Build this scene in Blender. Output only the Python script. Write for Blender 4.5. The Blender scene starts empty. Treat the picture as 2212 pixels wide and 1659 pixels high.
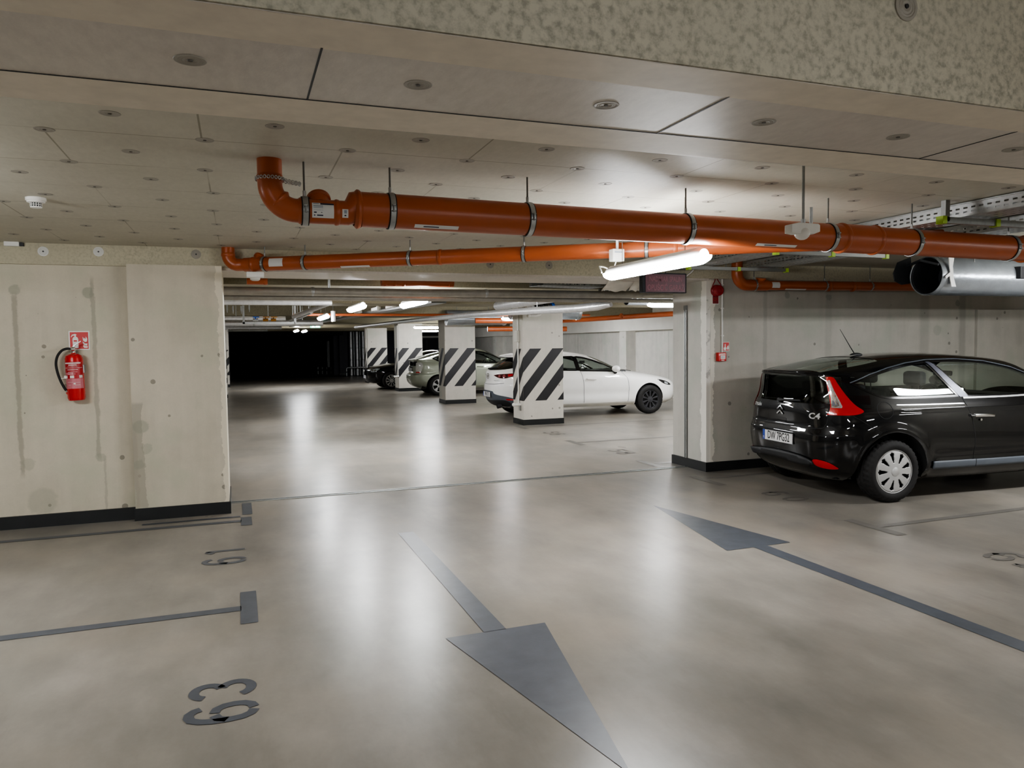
import bpy, math, random
import numpy as np
from mathutils import Vector, Matrix
from mathutils.bvhtree import BVHTree

random.seed(7)
SC = bpy.context.scene
COL = SC.collection
PI = math.pi

# ------------------------------------------------------------------ helpers
def V3(a): return Vector(a)

class MB:
    """collects geometry, links it as one mesh object"""
    def __init__(s): s.v = []; s.f = []
    def add(s, vs, fs):
        o = len(s.v)
        s.v += [tuple(p) for p in vs]
        s.f += [tuple(i + o for i in f) for f in fs]
        return s
    def box(s, p0, p1, rot=None, about=None):
        x0, y0, z0 = p0; x1, y1, z1 = p1
        vs = [(x0,y0,z0),(x1,y0,z0),(x1,y1,z0),(x0,y1,z0),(x0,y0,z1),(x1,y0,z1),(x1,y1,z1),(x0,y1,z1)]
        if rot is not None:
            c = Vector(about) if about is not None else Vector(((x0+x1)/2,(y0+y1)/2,(z0+z1)/2))
            vs = [tuple(rot @ (Vector(p) - c) + c) for p in vs]
        return s.add(vs, [(0,3,2,1),(4,5,6,7),(0,1,5,4),(1,2,6,5),(2,3,7,6),(3,0,4,7)])
    def tube(s, path, r, n=20, caps=True, closed=False, sq=None):
        P = [Vector(p) for p in path]; m = len(P)
        R = r if isinstance(r, (list, tuple)) else [r] * m
        T = []
        for i in range(m):
            if closed: t = P[(i+1) % m] - P[i-1]
            else: t = P[min(i+1, m-1)] - P[max(i-1, 0)]
            T.append(t.normalized() if t.length > 1e-9 else (T[-1] if T else Vector((0,0,1))))
        a = Vector((0,0,1)) if abs(T[0].z) < .9 else Vector((1,0,0))
        u = (a - T[0] * a.dot(T[0])).normalized()
        vs = []
        for i in range(m):
            u = (u - T[i] * u.dot(T[i])).normalized(); w = T[i].cross(u)
            for k in range(n):
                an = 2*PI*k/n + (PI/4 if n == 4 else 0)
                vs.append(P[i] + (u*math.cos(an) + w*math.sin(an)) * R[i])
        fs = []
        for i in range(m if closed else m-1):
            j = (i+1) % m
            for k in range(n):
                k2 = (k+1) % n
                fs.append((i*n+k, i*n+k2, j*n+k2, j*n+k))
        if caps and not closed:
            fs.append(tuple(reversed(range(n)))); fs.append(tuple((m-1)*n+k for k in range(n)))
        return s.add(vs, fs)
    def cyl(s, p0, p1, r, r1=None, n=24, caps=True):
        return s.tube([p0, p1], [r, r if r1 is None else r1], n, caps)
    def lathe(s, prof, origin, axis, n=32, close=False):
        """prof: (t along axis, radius)"""
        ax = Vector(axis).normalized(); o = Vector(origin)
        a = Vector((0,0,1)) if abs(ax.z) < .9 else Vector((1,0,0))
        u = (a - ax*a.dot(ax)).normalized(); w = ax.cross(u)
        m = len(prof); vs = []
        for t, r in prof:
            for k in range(n):
                an = 2*PI*k/n
                vs.append(o + ax*t + (u*math.cos(an) + w*math.sin(an))*max(r, 1e-4))
        fs = []
        for i in range(m if close else m-1):
            j = (i+1) % m
            for k in range(n):
                k2 = (k+1) % n
                fs.append((i*n+k, i*n+k2, j*n+k2, j*n+k))
        return s.add(vs, fs)
    def ball(s, c, r, n=16, m=10, zmin=-1, zmax=1):
        c = Vector(c); r = Vector(r) if not isinstance(r, (int, float)) else Vector((r, r, r))
        vs = []; fs = []
        for i in range(m+1):
            ph = math.asin(zmin) + (math.asin(zmax) - math.asin(zmin))*i/m
            for k in range(n):
                th = 2*PI*k/n
                vs.append((c.x + r.x*math.cos(ph)*math.cos(th), c.y + r.y*math.cos(ph)*math.sin(th), c.z + r.z*math.sin(ph)))
        for i in range(m):
            for k in range(n):
                k2 = (k+1) % n
                fs.append((i*n+k, i*n+k2, (i+1)*n+k2, (i+1)*n+k))
        return s.add(vs, fs)
    def prism(s, poly, o, u, v, d):
        """2D polygon extruded: o + u*a + v*b, thickness vector d"""
        o, u, v, d = map(Vector, (o, u, v, d)); n = len(poly)
        a = [o + u*p[0] + v*p[1] for p in poly]; b = [p + d for p in a]
        fs = [tuple(range(n)), tuple(reversed(range(n, 2*n)))]
        for i in range(n): fs.append((i, i+n, (i+1) % n + n, (i+1) % n))
        return s.add(a + b, fs)
    def flat(s, poly, o, u, v):
        o, u, v = map(Vector, (o, u, v))
        return s.add([o + u*p[0] + v*p[1] for p in poly], [tuple(range(len(poly)))])
    def build(s, name, mat, parent=None, off=None, smooth=None, bev=0, solid=0):
        me = bpy.data.meshes.new(name)
        vs = s.v
        if off is not None: vs = [(p[0]-off[0], p[1]-off[1], p[2]-off[2]) for p in vs]
        me.from_pydata([tuple(map(float, p)) for p in vs], [], s.f); me.update()
        if mat is not None: me.materials.append(mat)
        if smooth:
            for p in me.polygons: p.use_smooth = True
            try: me.set_sharp_from_angle(angle=math.radians(smooth))
            except Exception: pass
        o = bpy.data.objects.new(name, me); COL.objects.link(o)
        if parent is not None: o.parent = parent
        if solid:
            md = o.modifiers.new('solid', 'SOLIDIFY'); md.thickness = solid; md.offset = 0
        if bev:
            md = o.modifiers.new('bevel', 'BEVEL'); md.width = bev; md.segments = 2; md.limit_method = 'ANGLE'
            md.angle_limit = math.radians(40)
        return o

def tag(o, label, cat, group=None, kind=None):
    o['label'] = label; o['category'] = cat
    if group: o['group'] = group
    if kind: o['kind'] = kind
    return o
def thing(name, label, cat, loc=(0,0,0), group=None, rotz=0):
    o = bpy.data.objects.new(name, None); COL.objects.link(o)
    o.location = loc; o.rotation_euler = (0, 0, rotz); o.empty_display_size = .1
    return tag(o, label, cat, group)
def struct(name, mb, mat, **k):
    o = mb.build(name, mat, **k); o['kind'] = 'structure'; return o
def dup(root, loc, rotz=0, label=None, group=None):
    r = root.copy(); COL.objects.link(r); r.location = loc; r.rotation_euler = (0, 0, rotz)
    if label: r['label'] = label
    if group: r['group'] = group
    for ch in list(root.children):
        c = ch.copy(); COL.objects.link(c); c.parent = r
        for g in ch.children:
            d = g.copy(); COL.objects.link(d); d.parent = c
    return r

def text_mb(s, size, u, v, o, d=(0,0,0), align='CENTER', sx=1.0, bold=0.0, mb=None):
    """lettering laid out with baseline direction u, up direction v at o"""
    cu = bpy.data.curves.new('lettering', 'FONT'); cu.body = s; cu.size = size; cu.align_x = align; cu.align_y = 'CENTER'
    cu.resolution_u = 3; cu.offset = bold
    ob = bpy.data.objects.new('lettering', cu); COL.objects.link(ob)
    dg = bpy.context.evaluated_depsgraph_get()
    me = ob.evaluated_get(dg).to_mesh()
    u, v, o = Vector(u), Vector(v), Vector(o)
    vs = [o + u*(p.co.x*sx) + v*p.co.y for p in me.vertices]; fs = [tuple(f.vertices) for f in me.polygons]
    ob.evaluated_get(dg).to_mesh_clear()
    bpy.data.objects.remove(ob); bpy.data.curves.remove(cu)
    mb = mb or MB()
    return mb.add(vs, fs)

def clip(poly, a, b, c):
    """keep a*x+b*y<=c"""
    out = []
    for i in range(len(poly)):
        p, q = poly[i-1], poly[i]
        dp = a*p[0]+b*p[1]-c; dq = a*q[0]+b*q[1]-c
        if dp <= 0 and dq > 0 or dp > 0 and dq <= 0:
            t = dp/(dp-dq); out.append((p[0]+(q[0]-p[0])*t, p[1]+(q[1]-p[1])*t))
        if dq <= 0: out.append(q)
    return out

# ------------------------------------------------------------------ materials
def srgb(r, g, b):
    f = lambda c: (c/255/12.92 if c/255 <= .04045 else ((c/255+.055)/1.055)**2.4)
    return (f(r), f(g), f(b), 1)

class N:
    def __init__(s, name):
        s.m = bpy.data.materials.new(name); s.m.use_nodes = True
        s.t = s.m.node_tree; s.t.nodes.clear()
        s.out = s.t.nodes.new('ShaderNodeOutputMaterial')
    def n(s, typ, **k):
        nd = s.t.nodes.new('ShaderNode' + typ)
        for a, b in k.items():
            if a.startswith('i_'):
                key = a[2:].replace('_', ' ')
                nd.inputs[int(key) if key.isdigit() else key].default_value = b
            else: setattr(nd, a, b)
        return nd
    def l(s, a, b): s.t.links.new(a, b)
    def pos(s): return s.n('NewGeometry').outputs['Position']
    def obj(s): return s.n('TexCoord').outputs['Object']
    def math(s, op, a, b=None, c=None, clamp=False):
        nd = s.n('Math', operation=op, use_clamp=clamp)
        for i, q in enumerate((a, b, c)):
            if q is None: continue
            if isinstance(q, (int, float)): nd.inputs[i].default_value = q
            else: s.l(q, nd.inputs[i])
        return nd.outputs[0]
    def noise(s, vec, scale, detail=4, rough=.55, stretch=None):
        if stretch:
            mp = s.n('Mapping'); mp.inputs['Scale'].default_value = stretch; s.l(vec, mp.inputs['Vector']); vec = mp.outputs[0]
        nd = s.n('TexNoise', i_Scale=scale, i_Detail=detail, i_Roughness=rough); s.l(vec, nd.inputs['Vector'])
        return nd.outputs['Fac']
    def ramp(s, fac, stops):
        nd = s.n('ValToRGB'); cr = nd.color_ramp
        while len(cr.elements) < len(stops): cr.elements.new(.5)
        for e, (p, c) in zip(cr.elements, stops): e.position = p; e.color = c if len(c) == 4 else (*c, 1)
        s.l(fac, nd.inputs[0]); return nd.outputs[0]
    def mix(s, fac, a, b, mode='MIX'):
        nd = s.n('Mix', data_type='RGBA', blend_type=mode)
        for i, q in ((0, fac), (6, a), (7, b)):
            if isinstance(q, (int, float)): nd.inputs[i].default_value = q
            elif isinstance(q, tuple): nd.inputs[i].default_value = q if len(q) == 4 else (*q, 1)
            else: s.l(q, nd.inputs[i])
        return nd.outputs[2]
    def smooth(s, x, a, b):
        nd = s.n('MapRange', interpolation_type='SMOOTHSTEP'); nd.inputs[1].default_value = a; nd.inputs[2].default_value = b
        s.l(x, nd.inputs[0]); return nd.outputs[0]
    def sep(s, vec):
        nd = s.n('SeparateXYZ'); s.l(vec, nd.inputs[0]); return nd.outputs
    def bump(s, h, strength=.3, dist=.01):
        nd = s.n('Bump', i_Strength=strength, i_Distance=dist); s.l(h, nd.inputs['Height']); return nd.outputs[0]
    def principled(s, **k):
        nd = s.n('BsdfPrincipled')
        for a, b in k.items():
            key = a.replace('_', ' ')
            sock = nd.inputs[key]
            if isinstance(b, (int, float, tuple)): sock.default_value = b
            else: s.l(b, sock)
        s.l(nd.outputs[0], s.out.inputs[0]); return nd

def plain(name, col, rough=.5, metal=0, var=.12, scale=8, coat=0, spec=.5, bump=0, bscale=60, coatr=.03, vec='obj', sheen=0):
    n = N(name); c = srgb(*col)
    p = n.obj() if vec == 'obj' else n.pos()
    f = n.noise(p, scale, 5)
    lo = tuple(x*(1-var) for x in c[:3]); hi = tuple(min(1, x*(1+var)) for x in c[:3])
    colr = n.ramp(f, [(.3, lo), (.7, hi)])
    k = dict(Base_Color=colr, Roughness=rough, Metallic=metal, Coat_Weight=coat, Coat_Roughness=coatr)
    k['Specular_IOR_Level'] = spec
    if bump: k['Normal'] = n.bump(n.noise(p, bscale, 3), bump, .004)
    n.principled(**k); return n.m

def emit(name, col, st):
    n = N(name); e = n.n('Emission'); e.inputs[0].default_value = (*col, 1); e.inputs[1].default_value = st
    n.l(e.outputs[0], n.out.inputs[0]); return n.m

def glass(name, tint, rough=0.0, refl=1.0):
    n = N(name)
    tr = n.n('BsdfTransparent'); tr.inputs[0].default_value = (*tint, 1)
    gl = n.n('BsdfGlossy'); gl.inputs['Roughness'].default_value = rough; gl.inputs[0].default_value = (.95, 1, 1, 1)
    lw = n.n('LayerWeight'); lw.inputs[0].default_value = .5
    fac = n.math('MULTIPLY', n.math('ADD', n.math('MULTIPLY', n.math('POWER', lw.outputs['Facing'], 4.0), .9), .05), refl, clamp=True)
    mx = n.n('MixShader'); n.l(fac, mx.inputs[0]); n.l(tr.outputs[0], mx.inputs[1]); n.l(gl.outputs[0], mx.inputs[2])
    n.l(mx.outputs[0], n.out.inputs[0]); return n.m

def concrete(name, base, seams=(), axis=0, filler=(), var=.10, pits=True, dirt=.5, spots=()):
    """board-cast concrete; seams: (pos, z0, z1, halfwidth, darkness); filler: (pos, halfwidth, z0, z1) pale smeared repair"""
    n = N(name); p = n.pos(); xyz = n.sep(p); c = srgb(*base)[:3]
    big = n.noise(p, 1.1, 6, .6); mid = n.noise(p, 6, 6, .65); fine = n.noise(p, 70, 3, .6)
    streak = n.noise(p, 3.0, 4, .6, (2.2, 2.2, .16))
    mixv = n.math('ADD', n.math('MULTIPLY', big, .5), n.math('ADD', n.math('MULTIPLY', mid, .22), n.math('MULTIPLY', streak, .28)))
    lo = tuple(x*(1-var*2.2) for x in c); hi = tuple(min(1, x*(1+var*1.6)) for x in c)
    col = n.ramp(mixv, [(.3, lo), (.5, c), (.72, hi)])
    col = n.mix(n.math('MULTIPLY', n.smooth(n.noise(p, 1.7, 5), .48, .66), .55), col, tuple(x*y for x, y in zip(c, (.84, .93, .88))))
    col = n.mix(n.math('MULTIPLY', fine, .22), col, tuple(x*.62 for x in c))
    pit = None
    if pits:
        vo = n.n('TexVoronoi', feature='F1', i_Scale=6.5, i_Randomness=1.0); n.l(p, vo.inputs['Vector'])
        rnd = n.sep(vo.outputs['Color'])[0]
        thr = n.math('MULTIPLY', n.math('POWER', rnd, 4), .20)
        wob = n.math('ADD', vo.outputs['Distance'], n.math('MULTIPLY', n.math('SUBTRACT', n.noise(p, 30, 2), .5), .05))
        pit = n.math('LESS_THAN', wob, thr)
        col = n.mix(n.math('MULTIPLY', pit, .75), col, tuple(x*.35 for x in c))
    wv = n.math('MULTIPLY', n.math('SUBTRACT', n.noise(p, 9, 4, .7), .5), .07)
    wv2 = n.math('MULTIPLY', n.math('SUBTRACT', n.noise(p, 4, 4, .7), .5), .16)
    for (x0, z0, z1, hw, dk) in seams:
        d = n.math('ABSOLUTE', n.math('SUBTRACT', n.math('ADD', xyz[axis], n.math('MULTIPLY', wv, .6)), x0))
        line = n.math('SUBTRACT', 1, n.smooth(n.math('ADD', d, n.math('MULTIPLY', wv2, .18)), hw*.5, hw*1.3))
        zm = n.math('MULTIPLY', n.smooth(xyz[2], z0-.05, z0+.05), n.math('SUBTRACT', 1, n.smooth(xyz[2], z1-.05, z1+.05)))
        col = n.mix(n.math('MULTIPLY', n.math('MULTIPLY', line, zm), dk), col, tuple(x*.42 for x in c))
    for (x0, hw, z0, z1, br) in filler:
        d = n.math('ABSOLUTE', n.math('SUBTRACT', n.math('ADD', xyz[axis], wv2), x0))
        line = n.math('SUBTRACT', 1, n.smooth(d, hw*.92, hw*1.05))
        zm = n.math('MULTIPLY', n.smooth(xyz[2], z0-.02, z0+.02), n.math('SUBTRACT', 1, n.smooth(xyz[2], z1-.02, z1+.02)))
        col = n.mix(n.math('MULTIPLY', n.math('MULTIPLY', line, zm), .75), col, tuple(min(1, x*br) for x in c))
    for (x0, z0, r, dk) in spots:
        dx = n.math('SUBTRACT', n.math('ADD', xyz[axis], n.math('MULTIPLY', wv, 1.2)), x0); dz = n.math('SUBTRACT', n.math('ADD', xyz[2], wv), z0)
        d = n.math('SQRT', n.math('ADD', n.math('MULTIPLY', dx, dx), n.math('MULTIPLY', dz, dz)))
        col = n.mix(n.math('MULTIPLY', n.math('SUBTRACT', 1, n.smooth(d, r*.8, r*1.1)), dk), col, tuple(x*y for x, y in zip(c, (.48, .54, .52))))
    h = n.math('ADD', n.math('MULTIPLY', mid, .6), n.math('MULTIPLY', fine, .25))
    if pit is not None: h = n.math('SUBTRACT', h, pit)
    n.principled(Base_Color=col, Roughness=.62, Normal=n.bump(h, .25, .006), Specular_IOR_Level=.35)
    return n.m

def floor_mat(name, c0, c1, rough=.2):
    n = N(name); p = n.pos()
    big = n.noise(p, .45, 7, .62); mid = n.noise(p, 1.9, 7, .66, (1, .45, 1)); fine = n.noise(p, 38, 4, .6)
    warm = n.noise(p, .8, 3, .5)
    f = n.math('ADD', n.math('MULTIPLY', big, .5), n.math('MULTIPLY', mid, .5))
    a = srgb(*c0)[:3]; b = srgb(*c1)[:3]
    col = n.ramp(f, [(.33, a), (.5, tuple((x+y)/2 for x, y in zip(a, b))), (.64, b)])
    col = n.mix(n.math('MULTIPLY', n.smooth(warm, .45, .7), .35), col, tuple(x*y for x, y in zip(b, (1.02, .95, .86))))
    smear = n.smooth(n.noise(p, 1.3, 6, .7, (1.6, .35, 1)), .56, .78)
    col = n.mix(n.math('MULTIPLY', smear, .38), col, tuple(x*.60 for x in a))
    col = n.mix(n.math('MULTIPLY', fine, .12), col, tuple(x*.6 for x in a))
    r = n.math('ADD', rough, n.math('MULTIPLY', n.math('SUBTRACT', n.noise(p, 2.2, 2, .5), .5), .06))
    wob = n.bump(n.noise(p, 2.2, 3, .5), .05, .02)
    n.principled(Base_Color=col, Roughness=r, Normal=wob, Specular_IOR_Level=.32)
    return n.m

def board_mat(name, base, bricks=True, coarse=False, axis='xy', rough=.55, off=(0, 0), var=.10, spec=.4, calm=.30):
    """mineral-fibre insulation board with fleece face"""
    n = N(name); p = n.pos(); xyz = n.sep(p); c = srgb(*base)[:3]
    if coarse:
        f = n.noise(p, 42, 3, .6, (1, 1, 1)); f2 = n.noise(p, 2, 4)
        blot = n.ramp(f, [(.34, tuple(x*.58 for x in c)), (.47, c), (.60, tuple(min(1, x*1.3) for x in c))])
        fade = n.smooth(f2, .3, .75)
        col = n.mix(n.math('ADD', n.math('MULTIPLY', fade, .25), calm), blot, tuple(c))
    else:
        f = n.noise(p, 30, 5, .7, (1, .4, 1)); f2 = n.noise(p, 1.3, 5)
        col = n.ramp(n.math('ADD', n.math('MULTIPLY', f, .5), n.math('MULTIPLY', f2, .5)), [(.36, tuple(x*(1-var) for x in c)), (.62, tuple(min(1, x*(1+var)) for x in c))])
    if bricks:
        br = n.n('TexBrick', offset=.5, offset_frequency=2)
        cb = n.n('CombineXYZ')
        a, b = (xyz[0], xyz[1]) if axis == 'xy' else (xyz[0], xyz[2])
        n.l(n.math('ADD', a, off[0]), cb.inputs[0]); n.l(n.math('ADD', b, off[1]), cb.inputs[1])
        n.l(cb.outputs[0], br.inputs['Vector'])
        br.inputs['Scale'].default_value = 1; br.inputs['Mortar Size'].default_value = .0045; br.inputs['Mortar Smooth'].default_value = .1
        br.inputs['Brick Width'].default_value = 1.324; br.inputs['Row Height'].default_value = .655
        br.inputs['Color1'].default_value = (0,0,0,1); br.inputs['Color2'].default_value = (.4,.4,.4,1); br.inputs['Mortar'].default_value = (1,1,1,1)
        gate = n.smooth(n.noise(p, 1.2, 3), .42, .55)
        mort = n.math('MULTIPLY', br.outputs['Fac'], n.math('ADD', n.math('MULTIPLY', gate, .5), .2))
        col = n.mix(mort, col, tuple(x*y for x, y in zip(c, (.30, .27, .17))))
        tone = n.sep(br.outputs['Color'])[0]
        col = n.mix(n.math('MULTIPLY', tone, .12), col, tuple(x*.8 for x in c))
    k = n.bump(n.noise(p, 120 if not coarse else 45, 3), .12 if not coarse else .35, .003)
    n.principled(Base_Color=col, Roughness=rough, Normal=k, Specular_IOR_Level=spec)
    return n.m

M = {}
M['floor'] = floor_mat('polished_concrete', (106, 103, 97), (157, 151, 142), .29)
M['floor_dark'] = floor_mat('floor_painted_shade', (22, 23, 25), (34, 35, 37), .5)  # floor beyond the lamps: its shadow is put into a darker colour
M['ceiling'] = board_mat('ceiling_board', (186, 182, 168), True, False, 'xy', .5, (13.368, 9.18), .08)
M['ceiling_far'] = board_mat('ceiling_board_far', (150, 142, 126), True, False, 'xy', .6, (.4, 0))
M['soffit'] = board_mat('soffit_board', (204, 197, 188), False, False, 'xy', .42, var=.10)
M['tape'] = plain('fleece_tape', (218, 208, 192), .55, var=.06, scale=14, vec='pos')
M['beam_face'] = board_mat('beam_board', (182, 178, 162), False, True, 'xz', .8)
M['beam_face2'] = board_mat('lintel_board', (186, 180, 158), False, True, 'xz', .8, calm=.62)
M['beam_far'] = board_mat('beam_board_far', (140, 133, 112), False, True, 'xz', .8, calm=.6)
M['wall_left'] = concrete('concrete_left', (205, 197, 178), [(-1.93, .5, 2.2, .022, .55), (-1.285, .62, 2.35, .020, .5), (-1.24, .08, .62, .012, .35)], spots=((-1.92, 2.24, .05, .5), (-1.32, 2.22, .055, .6), (-1.78, .24, .13, .35), (-1.27, .63, .05, .4), (-1.88, .60, .06, .35)))
M['pilaster'] = concrete('concrete_pilaster', (203, 195, 177), [(-.965, .1, .95, .030, .45)], 0, spots=((-.90, .92, .07, .5), (-.93, .55, .05, .5), (-.86, .70, .05, .4)), filler=[(-.13, .04, 0, 2.5, 1.3), (-.93, .055, .12, 1.15, .60)])
M['wall_right'] = concrete('concrete_right', (186, 182, 172), spots=((5.98, 1.50, .05, .0), (9.6, 1.8, .08, .25), (6.9, 2.28, .05, .5), (7.6, 2.26, .05, .5), (10.0, 2.2, .05, .6)), seams=[(6.55, .2, 2.45, .03, .3), (7.6, .6, 2.4, .06, .22), (9.35, .4, 2.4, .10, .3), (10.1, .3, 2.4, .07, .42)], axis=0, filler=[(5.71, .04, 0, 2.46, 1.7)])
M['pillar'] = concrete('concrete_jamb', (190, 187, 180), [(8.62, 0, 2.1, .016, .25)], 1, [(8.22, .07, .0, 2.46, 1.7)])
M['column'] = concrete('concrete_column', (204, 199, 190), (), 0, (), .09)
M['wall_far'] = concrete('concrete_far', (226, 224, 219), [(13.5, 0, 2, .02, .6), (16.6, 0, 2, .02, .6), (19.6, 0, 2, .02, .5), (22.5, 0, 2, .02, .6), (26, 0, 2, .02, .6)], 1)
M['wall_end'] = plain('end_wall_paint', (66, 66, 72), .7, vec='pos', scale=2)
M['white_paint'] = plain('white_wall_paint', (236, 234, 228), .6, vec='pos', scale=2, var=.06)
M['dark_recess'] = plain('recess_painted_shade', (17, 18, 19), .9, vec='pos')  # near-black base colour paints in the shade of the far opening
M['black_band'] = plain('black_band_paint', (28, 30, 31), .45, var=.25, scale=5, vec='pos')
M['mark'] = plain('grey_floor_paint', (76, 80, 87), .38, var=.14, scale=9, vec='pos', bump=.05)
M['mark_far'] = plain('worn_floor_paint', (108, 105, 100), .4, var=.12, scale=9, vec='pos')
M['stripe'] = plain('black_stripe_paint', (27, 26, 30), .5, var=.15, vec='pos')
M['orange'] = plain('orange_pvc', (168, 86, 46), .34, var=.06, scale=5, spec=.5)
M['orange_dk'] = plain('orange_pvc_far', (174, 90, 50), .34, var=.06, scale=5)
M['steel'] = plain('galvanised_steel', (178, 180, 180), .38, .85, var=.10, scale=25)
M['steel_dull'] = plain('dull_zinc', (150, 152, 150), .5, .6, var=.1, scale=25)
M['rod'] = plain('threaded_rod', (120, 120, 116), .45, .7, scale=200)
M['rubber'] = plain('black_rubber', (26, 26, 26), .7)
M['foil'] = None
M['white'] = plain('white_plastic', (228, 227, 222), .4, var=.03)
M['offwhite'] = plain('offwhite_plastic', (205, 203, 196), .45, var=.04)
M['sticker'] = plain('white_label_paper', (214, 214, 212), .5, var=.03)
M['ink'] = plain('label_ink', (60, 62, 78), .6)
M['ink_pale'] = plain('pale_label_ink', (150, 160, 172), .6)
M['red'] = plain('red_enamel', (196, 20, 24), .25, coat=.5, var=.05)
M['red_sign'] = plain('red_sign', (200, 40, 40), .45, var=.03)
M['red_dull'] = plain('red_device', (150, 32, 38), .4, var=.06)
M['chrome'] = plain('chrome', (225, 225, 225), .12, 1, var=.02)
M['alu'] = plain('silver_cap_paint', (196, 196, 196), .32, .45, var=.03)
M['black_gloss'] = plain('black_gloss_plastic', (16, 16, 18), .15, var=.1)
M['black_plastic'] = plain('black_plastic', (38, 39, 41), .55, var=.1, bump=.1, bscale=200)
M['tyre'] = plain('tyre_rubber', (27, 26, 26), .75, var=.18, scale=30)
M['rim_black'] = plain('black_alloy', (66, 66, 70), .35, .3, var=.05)
M['seat'] = plain('dark_seat_fabric', (46, 48, 50), .85, var=.1)
M['under'] = plain('underbody', (20, 20, 20), .85)
M['paint_black'] = plain('black_car_paint', (6, 6, 8), .35, .0, coat=1, var=.05, coatr=.02, spec=.1)
M['paint_white'] = plain('white_car_paint', (246, 245, 243), .35, 0, coat=1, var=.02)
M['paint_sage'] = plain('sage_car_paint', (170, 176, 160), .35, .35, coat=1, var=.02)
M['grey_trim'] = plain('grey_trim', (92, 94, 102), .4, .3, var=.05)
M['bpillar'] = plain('satin_pillar_trim', (94, 96, 108), .3, .4, var=.03)
M['skirt'] = plain('grey_side_moulding', (84, 90, 98), .5, var=.06)
M['glass_car'] = glass('tinted_window_glass', (.74, .79, .76))
M['glass_dark'] = glass('privacy_window_glass', (.10, .11, .11), 0, 1.1)
M['lens_red'] = None
M['plate'] = plain('number_plate_white', (222, 222, 222), .4, var=.02)
M['plate_blue'] = plain('number_plate_blue', (40, 70, 160), .4)
M['plate_ink'] = plain('number_plate_ink', (22, 22, 24), .5)
M['lime'] = plain('lime_end_cap', (170, 205, 70), .45, var=.03)
M['blue'] = plain('blue_valve', (30, 90, 190), .35)
M['brass'] = plain('brass_valve', (150, 105, 50), .35, .8)
M['led_panel'] = plain('dark_red_display', (112, 62, 74), .3, var=.06)
M['led_text'] = plain('dim_led_letters', (168, 108, 120), .4)
M['sheet'] = plain('pale_plastic_sheet', (232, 227, 216), .45, var=.05)
def _lens():
    n = N('red_lamp_lens'); p = n.obj()
    wv = n.n('TexWave', i_Scale=40.0); n.l(p, wv.inputs['Vector'])
    n.principled(Base_Color=srgb(172, 8, 16), Roughness=.12, Coat_Weight=1.0, Emission_Color=srgb(170, 4, 10), Emission_Strength=.02,
                 Normal=n.bump(wv.outputs['Fac'], .08, .004)); return n.m
M['lens_red'] = _lens()
def _foil(name, base, sc=1.0, rough=.28):
    n = N(name); p = n.pos(); c = srgb(*base)[:3]
    cr = n.noise(p, 14*sc, 4, .6); rg = n.noise(p, 40*sc, 3)
    col = n.ramp(cr, [(.3, tuple(x*.8 for x in c)), (.7, c)])
    n.principled(Base_Color=col, Metallic=.6, Roughness=rough+.06, Normal=n.bump(cr, .35, .02)); return n.m
M['foil'] = _foil('aluminium_foil', (224, 224, 226))
M['lagging'] = _foil('grey_lagging', (176, 172, 164), .6, .45)
M['duct'] = _foil('galvanised_duct', (170, 176, 182), .4, .2)
M['fan_dark'] = plain('fan_inner', (44, 46, 50), .5, .3)
M['headlamp'] = plain('headlamp_glass', (190, 196, 200), .08, .3, coat=1, var=.3, scale=30)
LAMP = 34.0
M['lamp'] = emit('lamp_diffuser', (.97, .985, 1.0), LAMP)
M['lamp_house'] = plain('lamp_housing', (150, 148, 146), .5)
M['exit_green'] = emit('exit_sign_green', (.15, .75, .5), 1.2)
M['exit_white'] = emit('exit_sign_white', (.8, 1, .95), 2.5)

# ------------------------------------------------------------------ camera
EYE = Vector((0, 0, 1.68)); FPX = 1620.0
_c = (1106.0, 829.5)
_d = Vector((512 - _c[0], 750 - _c[1], FPX)); _Y = _d.normalized()
_n = _d.cross(Vector((1, -.0125, 0))).normalized()
if _n.y > 0: _n = -_n
_X = _Y.cross(_n)
ROT = Matrix((_X, _Y, _n))                       # camera axes (right, down, forward) -> world
cam = bpy.data.objects.new('camera', bpy.data.cameras.new('camera')); COL.objects.link(cam)
right, down, fwd = (ROT @ Vector(q) for q in ((1,0,0),(0,1,0),(0,0,1)))
cam.matrix_world = Matrix(((right.x, -down.x, -fwd.x, EYE.x), (right.y, -down.y, -fwd.y, EYE.y), (right.z, -down.z, -fwd.z, EYE.z), (0,0,0,1)))
cam.data.sensor_width = 36; cam.data.lens = FPX/2212*36; cam.data.clip_start = .05; cam.data.clip_end = 200
SC.camera = cam
def in_view(p, pad=20):
    q = ROT.transposed() @ (Vector(p) - EYE)
    if q.z < .1: return False
    u = _c[0] + FPX*q.x/q.z; v = _c[1] + FPX*q.y/q.z
    return -pad < u < 2212+pad and -pad < v < 1659+pad

# ------------------------------------------------------------------ the setting
HZ = 2.67            # near hall ceiling
struct('floor', MB().box((-9, -14, -.2), (14, 41.6, 0)), M['floor'])
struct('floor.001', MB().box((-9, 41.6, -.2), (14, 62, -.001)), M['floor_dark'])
struct('ceiling', MB().box((-9, 2.75, HZ), (14, 8.12, HZ+.3)), M['ceiling'])
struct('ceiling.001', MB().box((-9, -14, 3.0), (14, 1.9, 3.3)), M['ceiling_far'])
struct('ceiling.002', MB().box((-9, 8.9, 2.78), (14, 62, 3.1)), M['ceiling_far'])
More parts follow.
